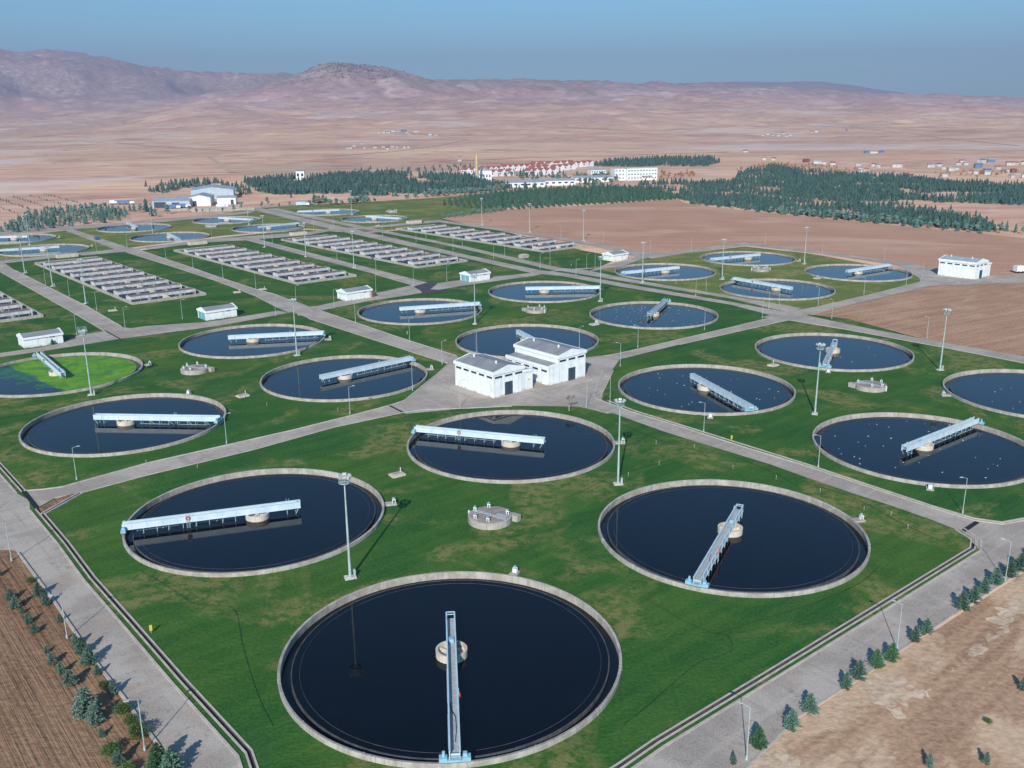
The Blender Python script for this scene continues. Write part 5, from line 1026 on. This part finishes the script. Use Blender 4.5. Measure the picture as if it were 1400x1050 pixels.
for k in range(4): MB().box(1.2+k*2.8, 2.4+k*2.8, -.05, .05, 3, 5.5).build('window', M['glass_dark'], mo)
mi = thing('minaret', 'tall slender tan minaret above the housing estate', 'minaret', (-30.78,881.65)); MB().tube((0, 0, 0), (0, 0, 21), 1.4, 1.05, 12).build('shaft', M['stonetan'], mi, 40); MB().tube((0, 0, 16), (0, 0, 17), 1.7, 1.8, 12).build('balcony', M['stonetan'], mi, 40); MB().tube((0, 0, 21), (0, 0, 26.5), 1.0, .05, 12).build('spire', M['stonetan'], mi, 40)
for p, L, D, lab in [((-3.52,808.98), 34, 16, 'long low white shed before the estate, left one'), ((23.65,826.37), 34, 14, 'long low grey roofed shed before the estate, middle one'), ((58.31,861.65), 36, 14, 'low white roofed block right of the sheds'), ((82.49,977.58), 16, 12, 'small blue roofed building left of the school')]:
    shed('low_shed', lab, 'building', p, R(12), L, D, 4.2, 1.2, 'white', 'roofblue', None, 6)
v0 = None
for (a, b, n) in [((-50.87,1001.70), (-37.81,999.92), 3), ((-33.22,1023.99), (-16.87,1028.06), 4), ((-10.83,1053.38), (33.00,1067.45), 8), ((22.52,1112.26), (40.49,1117.04), 3), ((-21.73,962.84), (-5.60,972.04), 3), ((13.76,975.21), (39.65,989.33), 5), ((19.13,1022.99), (33.75,1040.32), 3), ((43.22,1038.96), (63.27,1069.93), 4), ((50.98,1123.05), (67.15,1136.06), 3), ((67.87,1105.32), (88.53,1132.70), 4)]:
    for i in range(n):
        u = i/max(1, n-1); p = (a[0]+(b[0]-a[0])*u, a[1]+(b[1]-a[1])*u)
        L = 'white villa with red tiled roof in the estate beyond the plantation'
        if v0 is None: v0 = shed('villa', L, 'house', p, R(-52), 9, 5.4, 4.4, 2.4, 'whitep', 'tile', 'red roofed villas beyond the plantation', 2)
        else: dup(v0, p, R(-52+random.uniform(-5, 5)), L)
def farhouse(p, w, h, wm, rm, label, group):
    wm = {'whitep': 'oldwhite', 'white': 'oldwhite'}.get(wm, wm)
    return shed('farm_house', label, 'house', p, random.uniform(-.5, .5), w, w*.6, h, h*.3, wm, rm, group)
clusters = [
 ([((-331.90,2443.82,14.11), 9, 'white', 'roof'), ((-322.99,2446.16,13.98), 14, 'white', 'roofblue'), ((-309.76,2428.85,13.35), 18, 'white', 'roof'), ((-302.22,2473.36,15.98), 20, 'steel', 'roofblue'), ((-288.23,2465.03,15.11), 18, 'white', 'roofblue'), ((-278.30,2476.63,16.60), 22, 'blue', 'blue'), ((-260.13,2427.32,12.97), 14, 'white', 'roof'), ((-249.97,2381.88,11.22), 10, 'white', 'redbrown'), ((-241.97,2448.37,15.05), 16, 'white', 'roofblue'), ((-234.63,2468.96,16.38), 10, 'white', 'roof'), ((-197.14,2351.25,9.73), 14, 'steel', 'roofblue'), ((-182.47,2344.83,8.91), 12, 'white', 'roof')], 'farm building in the far blue roofed hamlet on the plain', 'far blue roofed hamlet'),
 ([((-288.92,1700.32,1.64), 9, 'white', 'roof'), ((-284.31,1711.55,1.81), 8, 'white', 'roof'), ((-289.87,1778.61,2.69), 10, 'white', 'roofblue'), ((-297.23,1923.64,2.70), 8, 'white', 'roof'), ((-258.99,1707.02,1.76), 6, 'white', 'roof'), ((-246.87,1740.53,1.73), 12, 'white', 'redbrown'), ((-232.57,1752.21,1.84), 10, 'white', 'roof'), ((-214.98,1675.97,1.29), 7, 'white', 'redbrown'), ((-216.32,1760.59,2.06), 11, 'white', 'roof'), ((-203.65,1731.72,1.68), 6, 'white', 'roof'), ((-191.79,1731.22,1.60), 9, 'white', 'roof'), ((-183.64,1728.61,1.62), 6, 'white', 'roof')], 'small white house in the nearer hamlet left of the minaret', 'nearer hamlet on the plain'),
 ([((603.62,2322.38,2.02), 10, 'white', 'roof'), ((620.17,2345.75,3.88), 14, 'white', 'roofblue'), ((628.77,2324.69,2.59), 12, 'white', 'redbrown'), ((634.68,2301.05,1.41), 14, 'white', 'roof'), ((674.03,2399.04,4.00), 14, 'white', 'redbrown'), ((645.22,2270.56,1.22), 12, 'white', 'roof'), ((662.35,2294.85,3.00), 10, 'white', 'roof'), ((759.02,2445.68,4.97), 10, 'white', 'redbrown'), ((778.37,2472.39,6.05), 14, 'steel', 'roofblue'), ((869.01,2503.01,8.35), 8, 'blue', 'blue')], 'small farm house in the far hamlet right of centre', 'far hamlet right of centre'),
 ([((354.52,1464.90), 12, 'whitep', 'redbrown')], 'lone white hut on the plain above the wood', None),
 ([((513.00,1393.01), 10, 'blue', 'blue'), ((520.88,1391.40), 12, 'steel', 'roofblue'), ((526.77,1390.20), 7, 'whitep', 'roof'), ((538.06,1400.47), 10, 'blue', 'blue')], 'blue sheet metal building in the yard on the right plain', 'blue yard on the right plain'),
 ([((323.17,1232.18), 8, 'white', 'roof'), ((332.38,1221.07), 8, 'white', 'redbrown'), ((253.80,1015.18), 8, 'whitep', 'roof'), ((359.13,1171.24), 12, 'redbrown', 'redbrown'), ((359.30,1137.41), 10, 'steel', 'roofblue'), ((364.24,1136.60), 9, 'white', 'roofblue'), ((364.25,1120.42), 8, 'white', 'roof'), ((368.26,1104.04), 9, 'white', 'redbrown'), ((391.02,1085.17), 9, 'whitep', 'roof'), ((364.32,1005.64), 7, 'whitep', 'roof'), ((352.44,964.05), 12, 'white', 'roofblue'), ((362.91,980.67), 7, 'white', 'tile'), ((402.25,1068.59), 10, 'white', 'tile'), ((402.52,1054.13), 8, 'white', 'roof')], 'small house among bare trees behind the pine wood', 'houses behind the pine wood'),
 ([((419.21,1051.58), 17, 'whitep', 'roof')], 'long white barn with grey roof behind the pine wood', None),
 ([((455.35,1046.05), 12, 'whitep', 'roof'), ((471.69,1057.83), 10, 'white', 'redbrown'), ((452.65,1005.71), 7, 'whitep', 'roof'), ((449.09,980.74), 11, 'white', 'roofblue'), ((460.09,991.73), 10, 'white', 'roof'), ((404.80,896.09), 11, 'whitep', 'roof'), ((503.18,1082.55), 8, 'whitep', 'tile'), ((527.42,1126.12), 10, 'white', 'tile'), ((511.64,1081.20), 9, 'whitep', 'roof'), ((500.60,1032.16), 13, 'blue', 'blue'), ((550.46,1122.30), 14, 'white', 'blue'), ((565.12,1136.50), 14, 'blue', 'roofblue'), ((448.50,933.46), 8, 'whitep', 'tile'), ((449.34,927.74), 7, 'white', 'roof'), ((458.54,932.09), 7, 'redbrown', 'tile'), ((472.39,953.22), 11, 'blue', 'blue'), ((456.79,921.20), 9, 'white', 'roofblue'), ((506.30,997.82), 9, 'white', 'tile'), ((489.40,950.84), 10, 'white', 'roof'), ((498.21,949.61), 10, 'redbrown', 'tile'), ((366.96,880.69), 8, 'whitep', 'redbrown'), ((370.93,900.51), 7, 'redbrown', 'tile'), ((469.76,877.48), 8, 'whitep', 'roof'), ((455.52,869.39), 6, 'whitep', 'roof')], 'house in the scattered village at the far right', 'scattered village at the far right'),
 ([((552.33,1067.22), 14, 'whitep', 'tile'), ((563.44,1072.95), 12, 'whitep', 'tile'), ((578.37,1085.82), 12, 'whitep', 'tile')], 'low white row house with red roof at the right edge', 'red roofed row at the right edge'),
 ([((-992.35,3929.10,65.99), 12, 'white', 'roof'), ((-977.02,3963.41,68.67), 9, 'white', 'roof'), ((-2463.94,6382.25,108.00), 12, 'white', 'roof'), ((-68.53,1262.15,0.00), 8, 'whitep', 'roof')], 'tiny lone white farm house far out on the plain', 'lone farm houses')]
for lst, lab, grp in clusters:
    for p, w, wm, rm in lst: farhouse(p, w*.6, 2.9 if w < 13 else 3.5, wm, rm, lab, grp)

for k, pl in enumerate([[(-471.25,1498.66,0.62),(-402.64,1319.45,0.00),(-341.04,1152.55,0.00),(-307.54,1062.44,0.00)], [(-144.54,2558.14,21.37),(-84.61,2678.80,26.70),(-14.92,2868.85,31.92)], [(766.21,3361.15,32.50),(940.68,3760.21,50.09),(1179.71,4309.41,75.49)], [(-1099.00,2084.60,3.53),(-1070.85,2414.52,3.26),(-708.56,1921.73,2.69),(-460.89,1655.46,1.06)], [(-282.63,1446.47,0.23),(-238.18,1514.00,0.23),(-192.50,1614.14,0.42),(-133.38,1812.66,2.87),(-91.73,2124.64,4.69)], [(1020.51,3200.97,10.56),(945.84,2595.98,11.66),(965.22,2268.86,3.55),(858.95,1611.41,0.00)], [(-93.81,1266.43,0.00),(23.23,1347.98,0.00),(174.19,1409.35,0.10),(339.23,1475.96,0.23)]]):
    m = MB(); L_ = []
    for a, b in zip(pl, pl[1:]):
        for j in range(24): L_.append((a[0]+(b[0]-a[0])*j/24, a[1]+(b[1]-a[1])*j/24))
    rows_ = [[(p[0], p[1], float(height(np.array(p[0]), np.array(p[1])))+.35) for p in offs(L_, d)] for d in (-3.2, 3.2)]
    for j in range(len(L_)-1): m.face([rows_[0][j], rows_[0][j+1], rows_[1][j+1], rows_[1][j]])
    struct(m, 'dirt_track', M['sand'])
# ------------------------------------------------------------ gulls, car, person
def gull_mesh():
    m = MB(); prof = []; rings = [(-.30, .012, .10), (-.18, .07, .10), (-.02, .105, .10), (.12, .085, .115), (.19, .045, .16), (.23, .06, .22), (.28, .055, .235), (.33, .02, .225), (.38, .006, .215)]; n = 8; k = 0
    for x, r, z in rings: m.v += [(x, r*1.0*math.cos(2*math.pi*i/n), z+r*.85*math.sin(2*math.pi*i/n)) for i in range(n)]
    for j in range(len(rings)-1):
        for i in range(n): m.f.append([j*n+i, j*n+(i+1) % n, (j+1)*n+(i+1) % n, (j+1)*n+i]); m.mi.append(0)
    m.f.append(list(range(n))[::-1]); m.mi.append(0); m.f.append([(len(rings)-1)*n+i for i in range(n)]); m.mi.append(0)
    return m.mesh('gull', M['feather'], 60)
gm = gull_mesh()
for key, n, bias in [('t12', 52, None), ('t13', 30, None), ('t15', 34, None), ('t16', 18, None), ('t14', 5, None), ('t11', 4, None), ('t20', 5, None)]:
    c = td[key][1]
    for i in range(n):
        a = random.uniform(0, 6.28); r_ = 17*math.sqrt(random.uniform(.02, 1)); o = bpy.data.objects.new('gull', gm); COL.objects.link(o)
        o.location = (c[0]+r_*math.cos(a), c[1]+r_*math.sin(a), WL-.02); o.rotation_euler = (0, 0, random.uniform(0, 6.28)); s_ = random.uniform(.42, .62); o.scale = (s_,)*3
        tag(o, 'white gull floating on the tank '+td[key][3].replace('with a mast before its bridge', 'with a mast in front').replace('full of gulls, ', '').replace('with gulls, ', ''), 'gull', 'gulls on the tank '+td[key][3])
cr = thing('parked_car', 'small blue car on the road between the far left tanks', 'car', (-214.55,487.66), R(128))
b = MB(); b.extr_y([(-2.1, .35), (2.1, .35), (2.1, .8), (1.9, .95), (1.0, 1.0), (-1.9, 1.02), (-2.1, .85)], -.85, .85); b.build('body', M['carblue'], cr)
b = MB(); b.extr_y([(-1.75, 1.0), (1.05, 1.0), (.35, 1.48), (-1.3, 1.5)], -.72, .72); g_ = b.build('cabin', M['glass_dark'], cr); MB().box(-1.25, .3, -.66, .66, 1.49, 1.54).build('roof', M['carblue'], cr)
for x in (-1.3, 1.3):
    for y in (-.8, .8): MB().tube((x, y-.1, .33), (x, y+.1, .33), .33, n=14).build('wheel', M['black'], cr, 40)
for y in (-.6, .6): MB().box(2.08, 2.13, y-.2, y+.2, .62, .8).build('headlight', M['lamp_head'], cr)
def person(label, loc, rot):
    me = bpy.data.meshes.new('person')
    V = [(0, 0, .95), (0, 0, 1.2), (0, 0, 1.42), (0, .0, 1.52), (0, .02, 1.68), (.1, 0, .9), (.13, .12, .5), (.13, .02, .06), (.13, .16, .03), (-.1, 0, .9), (-.12, -.02, .5), (-.12, -.2, .08), (-.12, -.06, .03), (.19, 0, 1.4), (.26, -.06, 1.12), (.24, .08, .88), (-.19, 0, 1.4), (-.26, .06, 1.12), (-.24, .2, .92)]
    Ee = [(0, 1), (1, 2), (2, 3), (3, 4), (0, 5), (5, 6), (6, 7), (7, 8), (0, 9), (9, 10), (10, 11), (11, 12), (2, 13), (13, 14), (14, 15), (2, 16), (16, 17), (17, 18)]
    rad = [.15, .14, .14, .06, .105, .09, .065, .045, .04, .09, .065, .045, .04, .06, .045, .035, .06, .045, .035]
    me.from_pydata(V, Ee, []); me.materials.append(M['cloth_dark']); o = bpy.data.objects.new('person', me); COL.objects.link(o)
    sk = o.modifiers.new('skin', 'SKIN'); o.modifiers.new('sub', 'SUBSURF').render_levels = 1
    for v, r_ in zip(me.skin_vertices[0].data, rad): v.radius = (r_, r_*.85)
    me.skin_vertices[0].data[0].use_root = True
    o.location = (loc[0], loc[1], 0.1); o.rotation_euler = (0, 0, rot); return tag(o, label, 'person')
person('person in dark clothes walking on the far parallel road', (-1.42,395.14), R(120))
t = thing('concrete_box', 'pale weathered concrete box beside the parallel roads', 'concrete box', (5.63,411.34), UA); MB().box(-2, 2, -1.2, 1.2, 0, 1.5).build('chamber', M['conc'], t); MB().box(-1.2, 1.2, -.8, .8, 1.5, 1.7).build('cover', M['pier'], t)
t = thing('equipment_cage', 'grey wire cage of equipment beside the leftmost hut', 'cage', (-126.38,269.45), UA)
m = MB()
for x in (-1, 1):
    for y in (-.8, .8): m.tube((x, y, 0), (x, y, 1.9), .05, n=5)
for z in (.7, 1.3, 1.9):
    for y in (-.8, .8): m.tube((-1, y, z), (1, y, z), .04, n=5)
    for x in (-1, 1): m.tube((x, -.8, z), (x, .8, z), .04, n=5)
m.build('frame', M['galv'], t); MB().box(-.6, .6, -.4, .4, 0, 1.1).build('cabinet', M['galv'], t)

# ------------------------------------------------------------ haze
hz = NT('haze air'); hz.t.nodes.remove(hz.p); hv = hz.n('VolumePrincipled'); hv.inputs['Color'].default_value = (.52, .57, .82, 1); hv.inputs['Density'].default_value = 1.0e-4; hv.inputs['Anisotropy'].default_value = 0.0
hz.l(hv.outputs[0], hz.out.inputs['Volume'])
ho = MB().box(-16000, 16000, -400, 21000, -3.2, 1250).build('haze', hz.m); tag(ho, kind='stuff')
